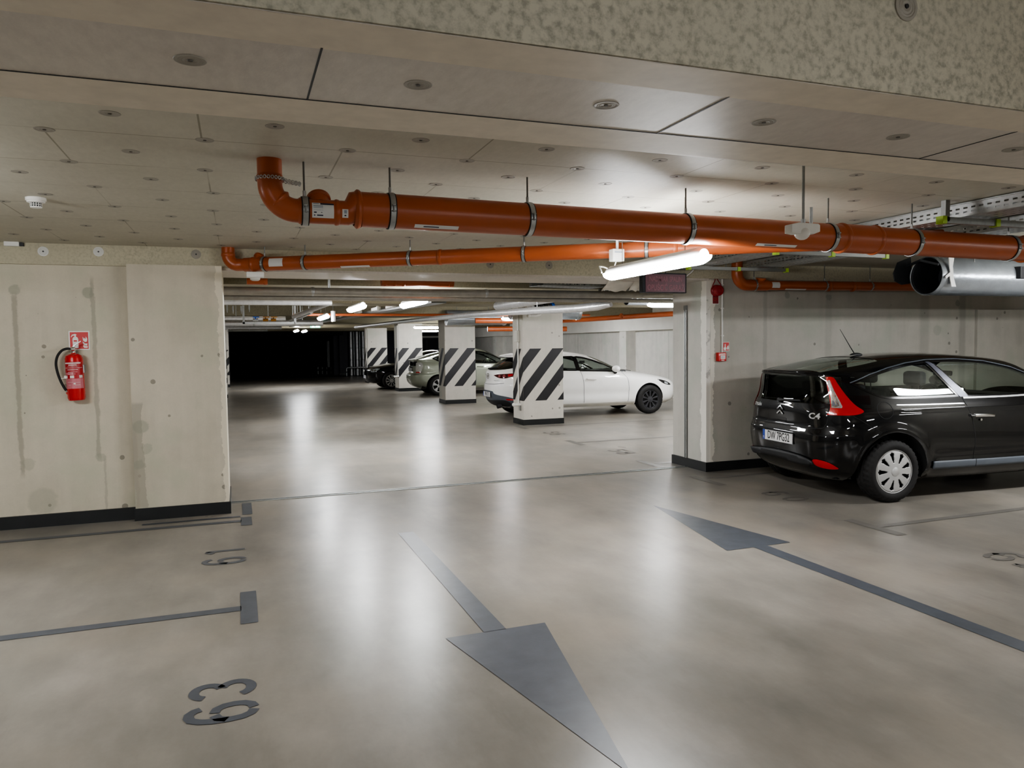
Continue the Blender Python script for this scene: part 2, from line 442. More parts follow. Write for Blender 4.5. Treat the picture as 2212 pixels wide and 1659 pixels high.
# downstand beam above the camera: mottled face, smooth soffit, pale fleece tape along both arrises
struct('trim_1', MB().box((-9, 1.862, 2.462), (14, 1.90, 3.0)), M['beam_face'])
struct('trim_2', MB().box((-9, 1.872, 2.46), (14, 2.75, 2.70)), M['soffit'])
tp = MB()
for (ya, yb, amp, sd) in ((1.868, 2.055, .006, 1), (2.49, 2.742, .010, 2)):
    rnd = random.Random(sd); xs = [-9 + i*.35 for i in range(67)]; vs = []; fs = []
    for i, x in enumerate(xs):
        vs += [(x, ya + rnd.uniform(-amp, amp)*.4, 2.4585), (x, yb + rnd.uniform(-amp, amp), 2.4585)]
        if i: fs.append((2*i-2, 2*i, 2*i+1, 2*i-1))
    tp.add(vs, fs)
struct('trim_3', tp, M['tape'])
jl = MB()
for x in (-1.18, .232, 1.50, 2.80): jl.box((x-.003, 2.05, 2.4580), (x+.003, 2.49, 2.4592))
jl.box((-9, 2.487, 2.458), (14, 2.492, 2.4592))
struct('trim_4', jl, M['black_plastic'])
# wall with the wide opening into the second hall
struct('wall_left', MB().box((-9, 8.16, 0), (-.9, 8.95, 2.5)), M['wall_left'])
struct('trim_5', MB().box((-.975, 8.06, 0), (-.12, 8.95, 2.49)), M['pilaster'])
struct('trim_6', MB().box((-9, 8.115, 2.475), (14, 8.95, 2.80)), M['beam_face2'])
struct('trim_7', MB().box((-.121, 8.13, 2.452), (5.65, 8.95, 2.48)), M['soffit'])
struct('wall_right', MB().box((5.70, 8.165, 0), (14, 8.95, 2.5)), M['wall_right'])
struct('trim_8', MB().box((5.64, 8.17, 0), (5.72, 8.95, 2.48)), M['pillar'])
struct('trim_9', MB().box((10.35, 8.12, 0), (14, 8.17, 2.10)), M['wall_right'])
struct('wall_side', MB().box((12.2, -14, 0), (12.5, 8.2, 3.1)), M['wall_right'])
struct('wall_back', MB().box((-9, -14.3, 0), (14, -14, 3.1)), M['wall_right'])
struct('wall_near', MB().box((-9.3, -14, 0), (-9, 62, 3.1)), M['wall_right'])
struct('wall_far', MB().box((12.2, 8.9, 0), (12.6, 44, 2.8)), M['wall_far'])
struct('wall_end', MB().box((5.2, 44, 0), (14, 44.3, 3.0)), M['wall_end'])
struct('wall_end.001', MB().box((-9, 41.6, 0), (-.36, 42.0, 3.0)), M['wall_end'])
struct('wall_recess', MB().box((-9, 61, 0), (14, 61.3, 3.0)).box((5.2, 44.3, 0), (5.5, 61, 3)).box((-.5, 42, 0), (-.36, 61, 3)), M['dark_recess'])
struct('ceiling.003', MB().box((-.5, 41.2, 2.28), (5.4, 61, 2.80)), M['dark_recess'])  # dropped slab added to keep the recess dark
# painted black skirting
struct('baseboard_left', MB().box((-9, 8.135, 0), (-.97, 8.17, .12)).box((-.985, 8.045, 0), (-.105, 8.07, .12)).box((-.128, 8.05, 0), (-.108, 8.95, .12)), M['black_band'])
struct('baseboard_right', MB().box((5.62, 8.145, 0), (10.35, 8.18, .12)).box((5.622, 8.15, 0), (5.66, 8.96, .12)).box((10.33, 8.10, 0), (14, 8.14, .12)), M['black_band'])
# far hall: beams under its ceiling, pale upper wall ledge, piers
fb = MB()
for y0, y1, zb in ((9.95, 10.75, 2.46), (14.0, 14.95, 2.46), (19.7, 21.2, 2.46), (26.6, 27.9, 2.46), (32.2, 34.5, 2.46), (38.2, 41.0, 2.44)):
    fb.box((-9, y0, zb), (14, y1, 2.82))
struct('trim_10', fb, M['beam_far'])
struct('trim_11', MB().box((11.7, 8.95, 2.045), (12.25, 44, 2.8)), M['white_paint'])
for i, y in enumerate((15.2, 21.6, 28.0, 34.6)):
    struct('trim_%d' % (12+i), MB().box((11.85, y, 0), (12.25, y+.45, 2.05)), M['wall_far'])

# door and grey panel far behind the parked cars
dm = struct('door_1', MB().box((9.9, 43.86, 0), (11.4, 43.98, 2.1)), M['wall_end'])
MB().box((9.8, 43.84, 0), (9.92, 43.99, 2.18)).box((11.38, 43.84, 0), (11.5, 43.99, 2.18)).box((9.8, 43.84, 2.1), (11.5, 43.99, 2.2)).build('door_frame', M['white_paint'], dm)
MB().box((10.05, 43.84, .1), (10.6, 43.87, 2.0)).build('door_leaf', M['fan_dark'], dm)
MB().box((10.7, 43.84, .1), (11.3, 43.87, 2.0)).build('door_leaf', M['fan_dark'], dm)

# ------------------------------------------------------------------ columns
CX0, CX1 = 5.49, 6.39
def column(x0, x1, y0, y1, label, top=2.80, conduit=False, group='striped columns'):
    o = thing('concrete_column', label, 'column', ((x0+x1)/2, (y0+y1)/2, 0), group)
    L = o.location
    MB().box((x0, y0, 0), (x1, y1, top)).build('shaft', M['column'], o, L, bev=.012)
    b = MB(); e = .006
    b.box((x0-e, y0-e, 0), (x1+e, y1+e, .115)); b.build('base_band', M['black_band'], o, L)
    s = MB(); zl, zh = .50, 1.575; k = 1.2
    W, D = x1-x0, y1-y0; e = .003
    def face(o3, u, smin, smax):
        for i in range(-8, 9):
            c = .155 + .5*i - zh/k            # s - z/k = c at left edge of the stripe
            wst = .255
            poly = [(c+zl/k, zl), (c+wst+zl/k, zl), (c+wst+zh/k, zh), (c+zh/k, zh)]
            poly = clip(poly, -1, 0, -smin)
            poly = clip(poly, 1, 0, smax) if poly else poly
            if len(poly) >= 3:
                s.flat([(p[0]-smin, p[1]) for p in poly], o3, u, (0,0,1))
    face((x0, y0-e, 0), (1,0,0), 0, W)
    face((x0-e, y1, 0), (0,-1,0), -D, 0)
    face((x1+e, y0, 0), (0,1,0), W, W+D)
    s.build('hazard_stripes', M['stripe'], o, L)
    return o
column(CX0, CX1, 14.35, 14.95, 'nearest concrete column with black diagonal stripes and white pipe on its left edge')
column(CX0, CX1, 20.5, 21.2, 'striped concrete column in front of the sage green car, second from the near end')
column(CX0, CX1, 27.0, 27.7, 'striped concrete column beside the nose of the black sedan, third from the near end')
column(CX0, CX1, 33.9, 34.6, 'farthest striped concrete column, behind the nose of the black sedan')
column(-1.25, -.335, 33.9, 34.6, 'white column edge at the left border of the dark far opening')
column(-1.25, -.335, 26.5, 27.2, 'striped column peeping past the left wall edge', 2.80)
t = thing('concrete_column', 'dim grey column right of the dark opening beside the silver riser pipes', 'column', (5.7, 44, 0))
MB().box((5.48, 43.6, 0), (5.95, 44.1, 2.8)).build('shaft', M['wall_end'], t, t.location, bev=.012)
MB().box((5.47, 43.59, 0), (5.96, 44.1, .12)).build('base_band', M['black_band'], t, t.location)

# ------------------------------------------------------------------ floor paint
FZ = .0025
def paint(name, mb, label, cat, mat='mark', group=None):
    return tag(mb.build(name, M[mat]), label, cat, group)
def fquad(mb, x0, y0, x1, y1, z=FZ): return mb.add([(x0,y0,z),(x1,y0,z),(x1,y1,z),(x0,y1,z)], [(0,1,2,3)])
a = MB(); fquad(a, 1.302, 4.09, 1.440, 6.58); a.add([(1.07, 4.09, FZ), (1.39, 2.50, FZ), (1.69, 4.10, FZ)], [(0,1,2)])
paint('floor_arrow', a, 'big dark grey floor arrow pointing at the viewer, left of the other arrow', 'arrow', group='lane arrows')
a = MB(); fquad(a, 3.90, -1.0, 4.035, 4.99); a.add([(3.64, 4.985, FZ), (4.275, 4.995, FZ), (3.97, 6.68, FZ)], [(0,1,2)])
paint('floor_arrow', a, 'dark grey floor arrow pointing away toward the black hatchback, its long shaft running off right', 'arrow', group='lane arrows')
a = MB(); fquad(a, -7, 5.015, -.025, 5.105); fquad(a, -.03, 4.765, .072, 5.395)
paint('bay_line', a, 'grey bay line with T end between numbers 61 and 63', 'floor line')
a = MB(); fquad(a, -7, 7.60, -.01, 7.685); fquad(a, -.015, 7.44, .085, 7.80)
paint('bay_line', a, 'thin grey bay line with T end running along the foot of the left wall', 'floor line')
a = MB(); fquad(a, -.9, 7.82, -.02, 7.88); fquad(a, .0, 7.92, .095, 8.5)
paint('floor_mark', a, 'short grey floor patch at the corner where the left wall ends', 'floor line')
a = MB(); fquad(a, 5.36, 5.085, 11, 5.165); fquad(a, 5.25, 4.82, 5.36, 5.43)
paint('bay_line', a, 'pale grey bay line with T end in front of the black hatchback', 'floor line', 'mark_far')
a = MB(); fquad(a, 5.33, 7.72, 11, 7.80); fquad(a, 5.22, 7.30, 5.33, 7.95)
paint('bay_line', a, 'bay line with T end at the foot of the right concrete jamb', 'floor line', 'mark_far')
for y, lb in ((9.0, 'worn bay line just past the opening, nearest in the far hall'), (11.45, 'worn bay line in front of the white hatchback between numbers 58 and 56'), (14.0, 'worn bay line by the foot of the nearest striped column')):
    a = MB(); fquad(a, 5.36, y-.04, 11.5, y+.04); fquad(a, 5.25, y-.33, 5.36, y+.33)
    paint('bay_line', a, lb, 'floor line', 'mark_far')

def ribbon(mb, pts, w, z=FZ, o=(0,0), u=(1,0), v=(0,1)):
    """flat stroke of width w through 2D points, mapped o + u*a + v*b on the floor"""
    n = len(pts); L = []; R = []
    for i in range(n):
        p0 = pts[max(i-1, 0)]; p1 = pts[min(i+1, n-1)]
        dx, dy = p1[0]-p0[0], p1[1]-p0[1]; d = math.hypot(dx, dy) or 1
        ww = w if not callable(w) else w(i/(n-1))
        nx, ny = -dy/d*ww/2, dx/d*ww/2
        L.append((pts[i][0]+nx, pts[i][1]+ny)); R.append((pts[i][0]-nx, pts[i][1]-ny))
    m = lambda q: (o[0]+u[0]*q[0]+v[0]*q[1], o[1]+u[1]*q[0]+v[1]*q[1], z)
    vs = [m(q) for q in L] + [m(q) for q in R]
    return mb.add(vs, [(i, i+1, n+i+1, n+i) for i in range(n-1)])
def arc(cx, cy, rx, ry, a0, a1, n=18):
    return [(cx+rx*math.cos(math.radians(a0+(a1-a0)*i/n)), cy+ry*math.sin(math.radians(a0+(a1-a0)*i/n))) for i in range(n+1)]
def stencil(mb, ch, o, u, v, h=.30, w=.165):
    """stencil digit, local x along reading direction, y up"""
    s = .047
    def R(p): ribbon(mb, [(q[0]*w, q[1]*h) for q in p], s, FZ, o, u, v)
    if ch == '6':
        R([(.86,.80),(.80,.89),(.66,.96),(.50,.965),(.33,.92),(.20,.80),(.12,.62),(.10,.40),(.14,.20),(.26,.08),(.44,.03)])
        R([(.12,.42),(.22,.54),(.42,.60)])
        R([(.56,.03),(.74,.07),(.87,.18),(.90,.32),(.86,.46),(.74,.57),(.54,.605)])
    if ch == '3':
        R(arc(.46, .72, .36, .21, 165, -70)); R(arc(.46, .29, .40, .23, 72, -160))
    if ch == '1':
        R([(.55, 0), (.55, .97)]); R([(.50, .95), (.2, .78)])
    if ch == '0':
        R(arc(.5, .5, .40, .44, 98, 262)); R(arc(.5, .5, .40, .44, 82, -82))
    if ch == '2':
        R(arc(.48, .70, .36, .23, 165, -30)); R([(.80, .58), (.12, .10)]); R([(.1, .06), (.92, .06)])
    if ch == '5':
        R([(.85, .93), (.2, .93)]); R([(.2, .95), (.17, .55)]); R(arc(.45, .32, .42, .26, 118, -150))
    if ch == '8':
        for q in (98, -82): R(arc(.5, .72, .33, .20, q, q+164)); R(arc(.5, .27, .40, .23, q, q+164))
def number(chars, x, ys, side, label, mat, w=.165, h=.30):
    o = thing('bay_number', label, 'number', (x, sum(ys)/2, 0), 'stencilled bay numbers'); L = o.location
    for ch, y in zip(chars, ys):
        mb = MB()
        if side < 0: stencil(mb, ch, (x, y-w/2), (0, 1), (-1, 0), h, w)
        else: stencil(mb, ch, (x, y+w/2), (0, -1), (1, 0), h, w)
        mb.build('digit', M[mat], o, L)
number('63', .035, (3.625, 3.88), -1, 'stencilled number 63 on the floor, nearest on the left', 'mark', .19, .305)
number('61', .01, (6.25, 6.56), -1, 'stencilled number 61 on the floor near the left wall', 'mark', .19, .31)
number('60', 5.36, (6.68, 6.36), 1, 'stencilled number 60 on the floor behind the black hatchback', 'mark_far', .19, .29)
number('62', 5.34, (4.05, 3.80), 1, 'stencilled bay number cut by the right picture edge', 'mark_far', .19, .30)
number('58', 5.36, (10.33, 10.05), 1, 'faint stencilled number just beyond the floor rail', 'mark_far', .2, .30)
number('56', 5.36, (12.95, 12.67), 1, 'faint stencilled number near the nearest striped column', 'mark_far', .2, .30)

# sliding gate rail sunk in the floor
t = thing('floor_rail', 'double steel gate rail set into the floor across the opening', 'rail', (2.75, 8.6, 0))
for y in (8.565, 8.635): MB().box((-.11, y-.012, -.01), (5.63, y+.012, .006)).build('rail_bar', M['steel_dull'], t, t.location)
MB().box((-.11, 8.577, -.01), (5.63, 8.623, .0015)).build('groove', M['black_plastic'], t, t.location)
t = thing('guide_channel', 'bright vertical steel channel on the right concrete jamb', 'channel', (5.635, 8.62, 0))
MB().box((5.618, 8.60, .12), (5.64, 8.612, 2.10)).box((5.618, 8.632, .12), (5.64, 8.644, 2.10)).box((5.634, 8.60, .12), (5.64, 8.644, 2.10)).build('channel_profile', M['steel'], t, t.location)
MB().box((5.612, 8.595, 2.10), (5.64, 8.65, 2.16)).build('end_stop', M['steel_dull'], t, t.location)

# ------------------------------------------------------------------ insulation fasteners
def make_fastener():
    o = thing('ceiling_fastener', 'grey round insulation fastener pressed into the pale ceiling boards', 'fastener', (0,0,0), 'round insulation fasteners in the boards')
    MB().lathe([(0, .043), (-.0012, .042), (-.0015, .034), (-.0006, .032), (-.0015, .028), (-.0006, .025), (-.0015, .020), (-.0003, .017), (-.0003, 0)], (0,0,0), (0,0,1), 24).build('disc', M['fast'], o, smooth=30)
    MB().lathe([(0, .008), (-.003, .007), (-.003, 0)], (0,0,0), (0,0,1), 8).build('screw', M['fast_screw'], o)
    return o
M['fast'] = plain('grey_fastener_plastic', (156, 151, 141), .5, var=.05)
M['fast_screw'] = plain('fastener_screw', (92, 88, 82), .6)
M['fast_white'] = plain('white_fastener_plastic', (214, 214, 210), .45, var=.03)
fs0 = make_fastener(); used = False
def put_fastener(p):
    global used
    if not in_view(p, 10): return
    if not used: fs0.location = p; used = True
    else: dup(fs0, p)
obst = [(.19, 4.22, .2)]
for j in range(0, 15):
    y = 3.6 + .3275*j
    if y > 8.0: break
    for i in range(-4, 16):
        x = -.455 + .662*i + (.331 if j % 2 else 0) + random.uniform(-.02, .02)
        if y > 6.2 and x > 6.2: continue
        if any(math.hypot(x-a, y-b) < c for a, b, c in obst): continue
        put_fastener((x, y + random.uniform(-.02, .02), HZ - .0005))
for i in range(-1, 7): put_fastener((-.096 + .63*i, 2.25, 2.4595))
# the same kind on upright board faces
def face_fastener(p, label, white=True, group=None):
    o = thing('wall_fastener', label, 'fastener', p, group)
    MB().lathe([(0, .046), (.0035, .045), (.004, .036), (.002, .033), (.004, .028), (.002, .024), (.004, .017), (.002, .012), (.002, 0)], (0,0,0), (0,-1,0), 24).build('disc', M['fast_white' if white else 'fast'], o, smooth=30)
    MB().lathe([(0, .008), (.006, .007), (.006, 0)], (0,0,0), (0,-1,0), 8).build('screw', M['black_plastic'], o)
face_fastener((-1.67, 8.1145, 2.594), 'white round fastener on the left beam, beside the small white box')
face_fastener((-1.212, 8.1145, 2.605), 'white round fastener on the left beam above the extinguisher sign')
face_fastener((-.353, 8.1145, 2.606), 'pale round fastener on the beam left of the lower orange pipe elbow', False)
face_fastener((3.444, 8.1145, 2.587), 'round fastener on the lintel above the hanging dark tray blocks', False)
face_fastener((2.722, 8.1145, 2.582), 'round fastener on the lintel under the middle of the lower orange pipe', False)
face_fastener((2.03, 1.861, 2.735), 'large round fastener on the rough beam face at the top right corner', False)

# ------------------------------------------------------------------ lamps
def make_lamp(L, label, mat='lamp', name='tube_lamp', group='ceiling tube lamps'):
    o = thing(name, label, 'lamp', (0,0,0), group)
    n = 10
    def shell(sign, w, h, ext):
        vs = []; fs = []
        st = [(-L/2-ext, .35, .25), (-L/2-ext*.3, .8, .75), (-L/2+.05, 1, 1), (L/2-.05, 1, 1), (L/2+ext*.3, .8, .75), (L/2+ext, .35, .25)]
        for (y, a, b) in st:
            for k in range(n+1):
                an = PI*k/n
                vs.append((w*a*math.cos(an), y, sign*h*b*math.sin(an)))
        for i in range(len(st)-1):
            for k in range(n): fs.append((i*(n+1)+k, i*(n+1)+k+1, (i+1)*(n+1)+k+1, (i+1)*(n+1)+k))
        fs.append(tuple(range(n+1))); fs.append(tuple((len(st)-1)*(n+1)+k for k in range(n+1)))
        return MB().add(vs, fs)
    shell(-1, .066, .058, .03).build('diffuser', M[mat], o, smooth=50)
    shell(1, .050, .058, -.02).build('housing', M['lamp_house'], o, smooth=50)
    return o
def place_lamp(proto, p, label, along='y', hang=2.67, copy=True):
    o = dup(proto, p, 0 if along == 'y' else PI/2, label) if copy else proto
    if not copy: o.location = p; o.rotation_euler.z = 0 if along == 'y' else PI/2; o['label'] = label
    L = proto['len']
    for s in (-1, 1):
        MB().cyl((0, s*L*.33, .055), (0, s*L*.33, hang - p[2]), .003, n=6).build('hanger_wire', M['rod'], o)
    return o
lp = make_lamp(1.36, '', 'lamp'); lp['len'] = 1.36
lamps = [((2.35, 10.45, 2.28), 'lit lamp in the far hall under the grey pipes, nearest of the aisle lamps there', 'y', 2.46),
 ((1.80, 12.1, 2.29), 'lit lamp in the far hall left of the nearest aisle lamp', 'y', 2.78),
 ((1.74, 16.4, 2.30), 'small lit lamp left above the green exit sign', 'y', 2.78),
 ((2.62, 32.0, 2.31), 'tiny lit lamp far away under the exit sign', 'y', 2.46),
 ((2.20, 30.6, 2.30), 'tiny lit lamp just left of the other tiny lamp over the dark opening', 'y', 2.78),
 ((7.30, 11.25, 2.33), 'lit lamp end peeping out left of the right concrete jamb', 'x', 2.78),
 ((6.75, 17.2, 2.30), 'lit lamp above the white hatchback behind the nearest column', 'x', 2.78),
 ((6.38, 25.2, 2.29), 'bright lamp seen between the second and third striped columns', 'x', 2.78),
 ((7.6, 32.0, 2.30), 'lamp over the black sedan bay', 'x', 2.78),
 ((-3.4, 13.0, 2.30), 'unseen lamp added over the left bays to light the far hall, nearer', 'x', 2.78),  # added fill for the far hall, never in view
 ((-3.4, 21.0, 2.30), 'unseen lamp added over the left bays to light the far hall, farther', 'x', 2.78),  # second added fill lamp behind the left wall
 ((9.0, 21.5, 2.30), 'lamp added out of sight behind the nearest column to brighten the far bays', 'y', 2.78),  # extra lamp put behind the column to lift the far wall
 ((9.35, 13.9, 2.30), 'lamp added out of sight behind the right jamb to brighten the white hatchback bay', 'y', 2.78),  # extra lamp tucked behind the jamb for more light on the bays
 ((2.92, -.9, 2.30), 'lamp behind the viewer over the lane, nearer', 'y', 3.0),
 ((2.92, -6.5, 2.30), 'lamp behind the viewer over the lane, farther', 'y', 3.0),
 ((10.9, -.6, 2.30), 'unseen lamp added far beyond the right edge to brighten the right wall', 'x', 2.67),  # out-of-frame lamp added for more light on the right side
 ((8.25, 4.35, 2.30), 'lamp over the bays beside the black hatchback, beyond the right edge', 'x', 2.67),
 ((7.6, -3.5, 2.30), 'lamp over the right bays behind the viewer', 'x', 3.0),
 ((-2.5, 4.4, 2.30), 'lamp over the left bays beyond the left edge', 'x', 2.67),
 ((-3.3, -3.5, 2.30), 'lamp over the left bays behind the viewer', 'x', 3.0)]
for p, lb, ax, hz in lamps: place_lamp(lp, p, lb, ax, hz)
place_lamp(lp, (2.92, 4.93, 2.25), 'bright tube lamp hanging under the thick orange pipe in front of the opening', copy=False)

# ------------------------------------------------------------------ orange drain pipes
def arc3(c, u, v, r, a0, a1, n=12):
    c, u, v = Vector(c), Vector(u), Vector(v)
    return [c + (u*math.cos(a0+(a1-a0)*i/n) + v*math.sin(a0+(a1-a0)*i/n))*r for i in range(n+1)]
def ring(name, p, d, r, w, mat, parent, L):
    """bulged socket collar"""
    d = Vector(d).normalized(); p = Vector(p)
    MB().lathe([(-w/2-.012, r*.93), (-w/2, r*1.06), (-w/4, r*1.09), (w/4, r*1.07), (w/2, r*1.03), (w/2+.01, r*.93)], p, d, 32).build(name, mat, parent, L, smooth=40)
def hanger(p, d, r, ztop, label, group, wide=.028, rub=True):
    """split clamp ring on a threaded rod"""
    p = Vector(p); d = Vector(d).normalized(); r *= 1.008
    o = thing('pipe_hanger', label, 'pipe hanger', p, group)
    MB().lathe([(-wide/2, r+.0008), (-wide/2, r+.006), (wide/2, r+.006), (wide/2, r+.0008)], p, d, 32, True).build('clamp_ring', M['steel'], o, p, smooth=40)
    if rub: MB().lathe([(-wide/2-.006, r+.0008), (-wide/2-.006, r+.003), (wide/2+.006, r+.003), (wide/2+.006, r+.0008)], p, d, 32, True).build('rubber_lining', M['rubber'], o, p, smooth=40)
    side = d.cross(Vector((0,0,1))).normalized()
    for s in (-1, 1):
        q = p + side*s*(r+.012)
        b = MB(); b.cyl(q + Vector((0,0,-.022)), q + Vector((0,0,.022)), .004, n=8)
        for z in (-.016, .016):
            b.cyl(q + Vector((0,0,z-.003)), q + Vector((0,0,z+.003)), .012, n=12)
        b.build('clamp_bolt', M['steel_dull'], o, p)
    t = p + Vector((0,0,r))
    MB().cyl(t, t + Vector((0,0,.035)), .009, n=10).build('nut', M['steel'], o, p)
    MB().cyl(t + Vector((0,0,.03)), (p.x, p.y, ztop), .0055, n=8).build('threaded_rod', M['rod'], o, p)
    return o

OR = M['orange']
YP = 4.22
p1 = thing('drain_pipe', 'thick orange drain pipe across the upper middle, its elbow entering the ceiling at left', 'pipe', (2.5, YP, 2.4))
L = p1.location
def zp(x): return 2.43 - .0105*(x-.8)
ez = 2.408
pts = [(.19, YP, 2.70), (.19, YP, ez+.135)] + arc3((.325, YP, ez+.135), (-1,0,0), (0,0,-1), .135, 0, PI/2)[1:] + [(.345, YP, ez)]
MB().tube(pts, .0635, 28).build('elbow', OR, p1, L, smooth=40)
ring('socket', (.19, YP, ez+.165), (0,0,1), .0635, .03, OR, p1, L)
ring('socket', (.235, YP, ez+.045), (1,0,-1), .063, .012, OR, p1, L)
MB().cyl((.34, YP, ez), (.60, YP, ez), .0655, n=32).build('branch_fitting', OR, p1, L, smooth=40)
ring('socket', (.348, YP, ez), (1,0,0), .0655, .022, OR, p1, L)
ring('socket', (.535, YP, ez), (1,0,0), .0655, .02, OR, p1, L)
MB().lathe([(0, .05), (.03, .055), (.05, .056), (.055, .066), (.075, .066), (.08, .052), (.08, 0)], (.445, YP+.005, ez+.025), (0, .72, .70), 36).build('cleanout_cap', OR, p1, L, smooth=40)
rz = zp(.65); vs = []
MB().tube([(.585, YP, ez), (.605, YP, ez+.003), (.635, YP, rz-.001), (.66, YP, rz)], [.0655, .067, .096, .1], 32).build('reducer', OR, p1, L, smooth=50)
ring('socket', (.648, YP, rz), (1,0,0), .0985, .02, OR, p1, L)
MB().cyl((.65, YP, rz), (6.6, YP, zp(6.6)), .0955, n=40).build('main_pipe', OR, p1, L, smooth=40)
for x in (4.03, 4.33, 5.86):
    ring('socket', (x, YP, zp(x)), (1,0,-.01), .0985, .03, OR, p1, L)
MB().cyl((4.03, YP, zp(4.03)), (4.33, YP, zp(4.33)), .100, n=40).build('sleeve', OR, p1, L, smooth=40)
def wrap_label(x0, x1, a0, a1, r, zc, y, parent, L, lines=(), mat='sticker', name='pipe_label'):
    """paper label wrapped on a pipe along x between angles (0 = toward viewer, + up)"""
    def patch(xa, xb, aa, ab, rr):
        n = 8; vs = []; fs = []
        for i in range(n+1):
            an = math.radians(aa + (ab-aa)*i/n)
            for x in (xa, xb): vs.append((x, y - rr*math.cos(an), zc(x) + rr*math.sin(an)))
            if i: fs.append((2*i-2, 2*i-1, 2*i+1, 2*i))
        return vs, fs
    lab = MB(); lab.add(*patch(x0, x1, a0, a1, r+.0012)); lo = lab.build(name, M[mat], parent, L, smooth=60)
    if lines:
        by = {}
        for (fx0, fx1, fa0, fa1, m) in lines:
            by.setdefault(m, MB()).add(*patch(x0+(x1-x0)*fx0, x0+(x1-x0)*fx1, a1-(a1-a0)*fa0, a1-(a1-a0)*fa1, r+.0022))
        for m, q in by.items(): q.build('print', M[m], lo)
        for ch in lo.children: ch.location = (0,0,0)
        for ch in lo.children:
            for vtx in ch.data.vertices: vtx.co = vtx.co - Vector(L)
    return lo
wrap_label(.398, .512, -38, 34, .0655, lambda x: ez, YP, p1, L,
    [(.38, 1, .01, .14, 'ink'), (.06, .32, .04, .10, 'ink_pale'), (.06, .5, .2, .27, 'ink_pale'), (.06, .5, .32, .36, 'ink_pale'), (.06, .5, .48, .50, 'ink_pale'),
     (.08, .2, .60, .68, 'ink'), (.40, .46, .62, .66, 'ink'), (.08, .14, .78, .86, 'ink'), (.22, .50, .78, .86, 'ink')])
wrap_label(.556, .588, -32, 8, .0655, lambda x: ez, YP, p1, L, [(.3, .75, .12, .5, 'ink_pale'), (.35, .65, .65, .8, 'ink')])
wrap_label(.955, 1.21, -68, -50, .0955, zp, YP, p1, L, [(.2, .55, .35, .65, 'ink')])
wrap_label(3.27, 3.60, -68, -52, .0955, zp, YP, p1, L, [(.2, .5, .35, .65, 'ink')])
names = ['beside the elbow end of the thick orange pipe', 'at the reducer of the thick orange pipe', 'on the thick orange pipe, second right of the reducer', 'on the thick orange pipe above the bright lamp',
         'on the thick orange pipe just right of the motion sensor', 'on the thick orange pipe above the round fan mouth', 'on the thick orange pipe at the right picture edge']
for (x, r), nm in zip(((.365, .0728), (.83, .0955), (1.655, .0955), (2.755, .0955), (3.915, .0955), (4.69, .0955), (5.69, .0955)), names):
    z = ez if x < .5 else zp(x)
    hanger((x, YP, z), (1,0,0), r, HZ, 'steel clamp and rod ' + nm, 'hangers of the thick orange pipe')
# perforated tape tying the elbow to the first rod
t = thing('perforated_strap', 'pale perforated metal strap tying the orange elbow to the first rod', 'strap', (.27, YP, ez+.16))
sm = MB()
def links(path, mb, r=.009):
    tot = 0
    for i in range(len(path)-1):
        a, b = Vector(path[i]), Vector(path[i+1]); d = (b-a); n = max(1, int(d.length/.0165))
        for k in range(n):
            c = a + d*((k+.5)/n); nrm = d.cross(Vector((0,0,1))).normalized(); u = d.normalized()
            mb.tube([c + u*(r*.75*math.cos(q*PI/5)) + Vector((0,0,1))*(r*.9*math.sin(q*PI/5)) for q in range(10)], .0026, 5, closed=True)
zs = ez+.155
links([(.19 + .075*math.cos(q), YP + .075*math.sin(q), zs + .003) for q in [PI - i*PI/12 for i in range(-12, 13)]], sm)
links([(.262, YP-.02, zs), (.350, YP-.006, zs-.012)], sm); links([(.262, YP+.02, zs), (.350, YP+.006, zs-.016)], sm)
sm.build('strap_links', M['alu'], t, t.location)

# lower pipe: drops by the left wall and runs diagonally to meet the thick one
p2 = thing('drain_pipe', 'thinner orange drain pipe running diagonally from the left wall end toward the bright lamp', 'pipe', (2.5, 6.4, 2.5))
L = p2.location
dv = Vector((1, -.655, 0)).normalized(); st = Vector((.16, 8.03, 2.505)); R2 = .069
corner = Vector((-.055, 8.03+.0, 2.505))
MB().tube([(-.055, 8.035, 2.69), (-.055, 8.035, 2.60)] + [Vector((-.055, 8.035, 2.60)) + Vector((.09*(1-math.cos(a)), -.02*(1-math.cos(a)), -.10*math.sin(a))) for a in [PI/2*i/10 for i in range(1, 11)]] + [(.10, 7.985, 2.50), (.16, 7.95, 2.50)], .062, 24).build('elbow', OR, p2, L, smooth=45)
q0 = Vector((.10, 7.99, 2.50)); q1 = q0 + dv*6.3; q1.z = 2.49; dv = (q1-q0).normalized()
MB().cyl(q0, q1, R2, n=32).build('main_pipe', OR, p2, L, smooth=40)
ring('socket', (-.055, 8.035, 2.60), (0,0,1), .062, .03, OR, p2, L)
MB().lathe([(0, .045), (.04, .05), (.045, .058), (.065, .058), (.068, 0)], q0 + dv*.14 + Vector((0,0,.03)), (.4, .5, .75), 28).build('cleanout_cap', OR, p2, L, smooth=40)
for s in (.10, 2.05, 4.2): ring('socket', q0 + dv*s, dv, R2, .03, OR, p2, L)
lab = MB(); sd = Vector((dv.y, -dv.x, 0)).normalized(); sd = sd if sd.y < 0 else -sd
def wrap2(s0, s1, a0, a1, mb):
    n = 6; vs = []; fs = []
    for i in range(n+1):
        an = math.radians(a0 + (a1-a0)*i/n)
        for s in (s0, s1): vs.append(q0 + dv*s + (sd*math.cos(an) + Vector((0,0,1))*math.sin(an))*(R2+.0015))
        if i: fs.append((2*i-2, 2*i-1, 2*i+1, 2*i))
    mb.add(vs, fs)
wrap2(.30, .45, -30, 40, lab); lab.build('pipe_label', M['sticker'], p2, L, smooth=60)
lab = MB(); wrap2(1.05, 1.35, -75, -50, lab); lab.build('pipe_label', M['sticker'], p2, L, smooth=60)
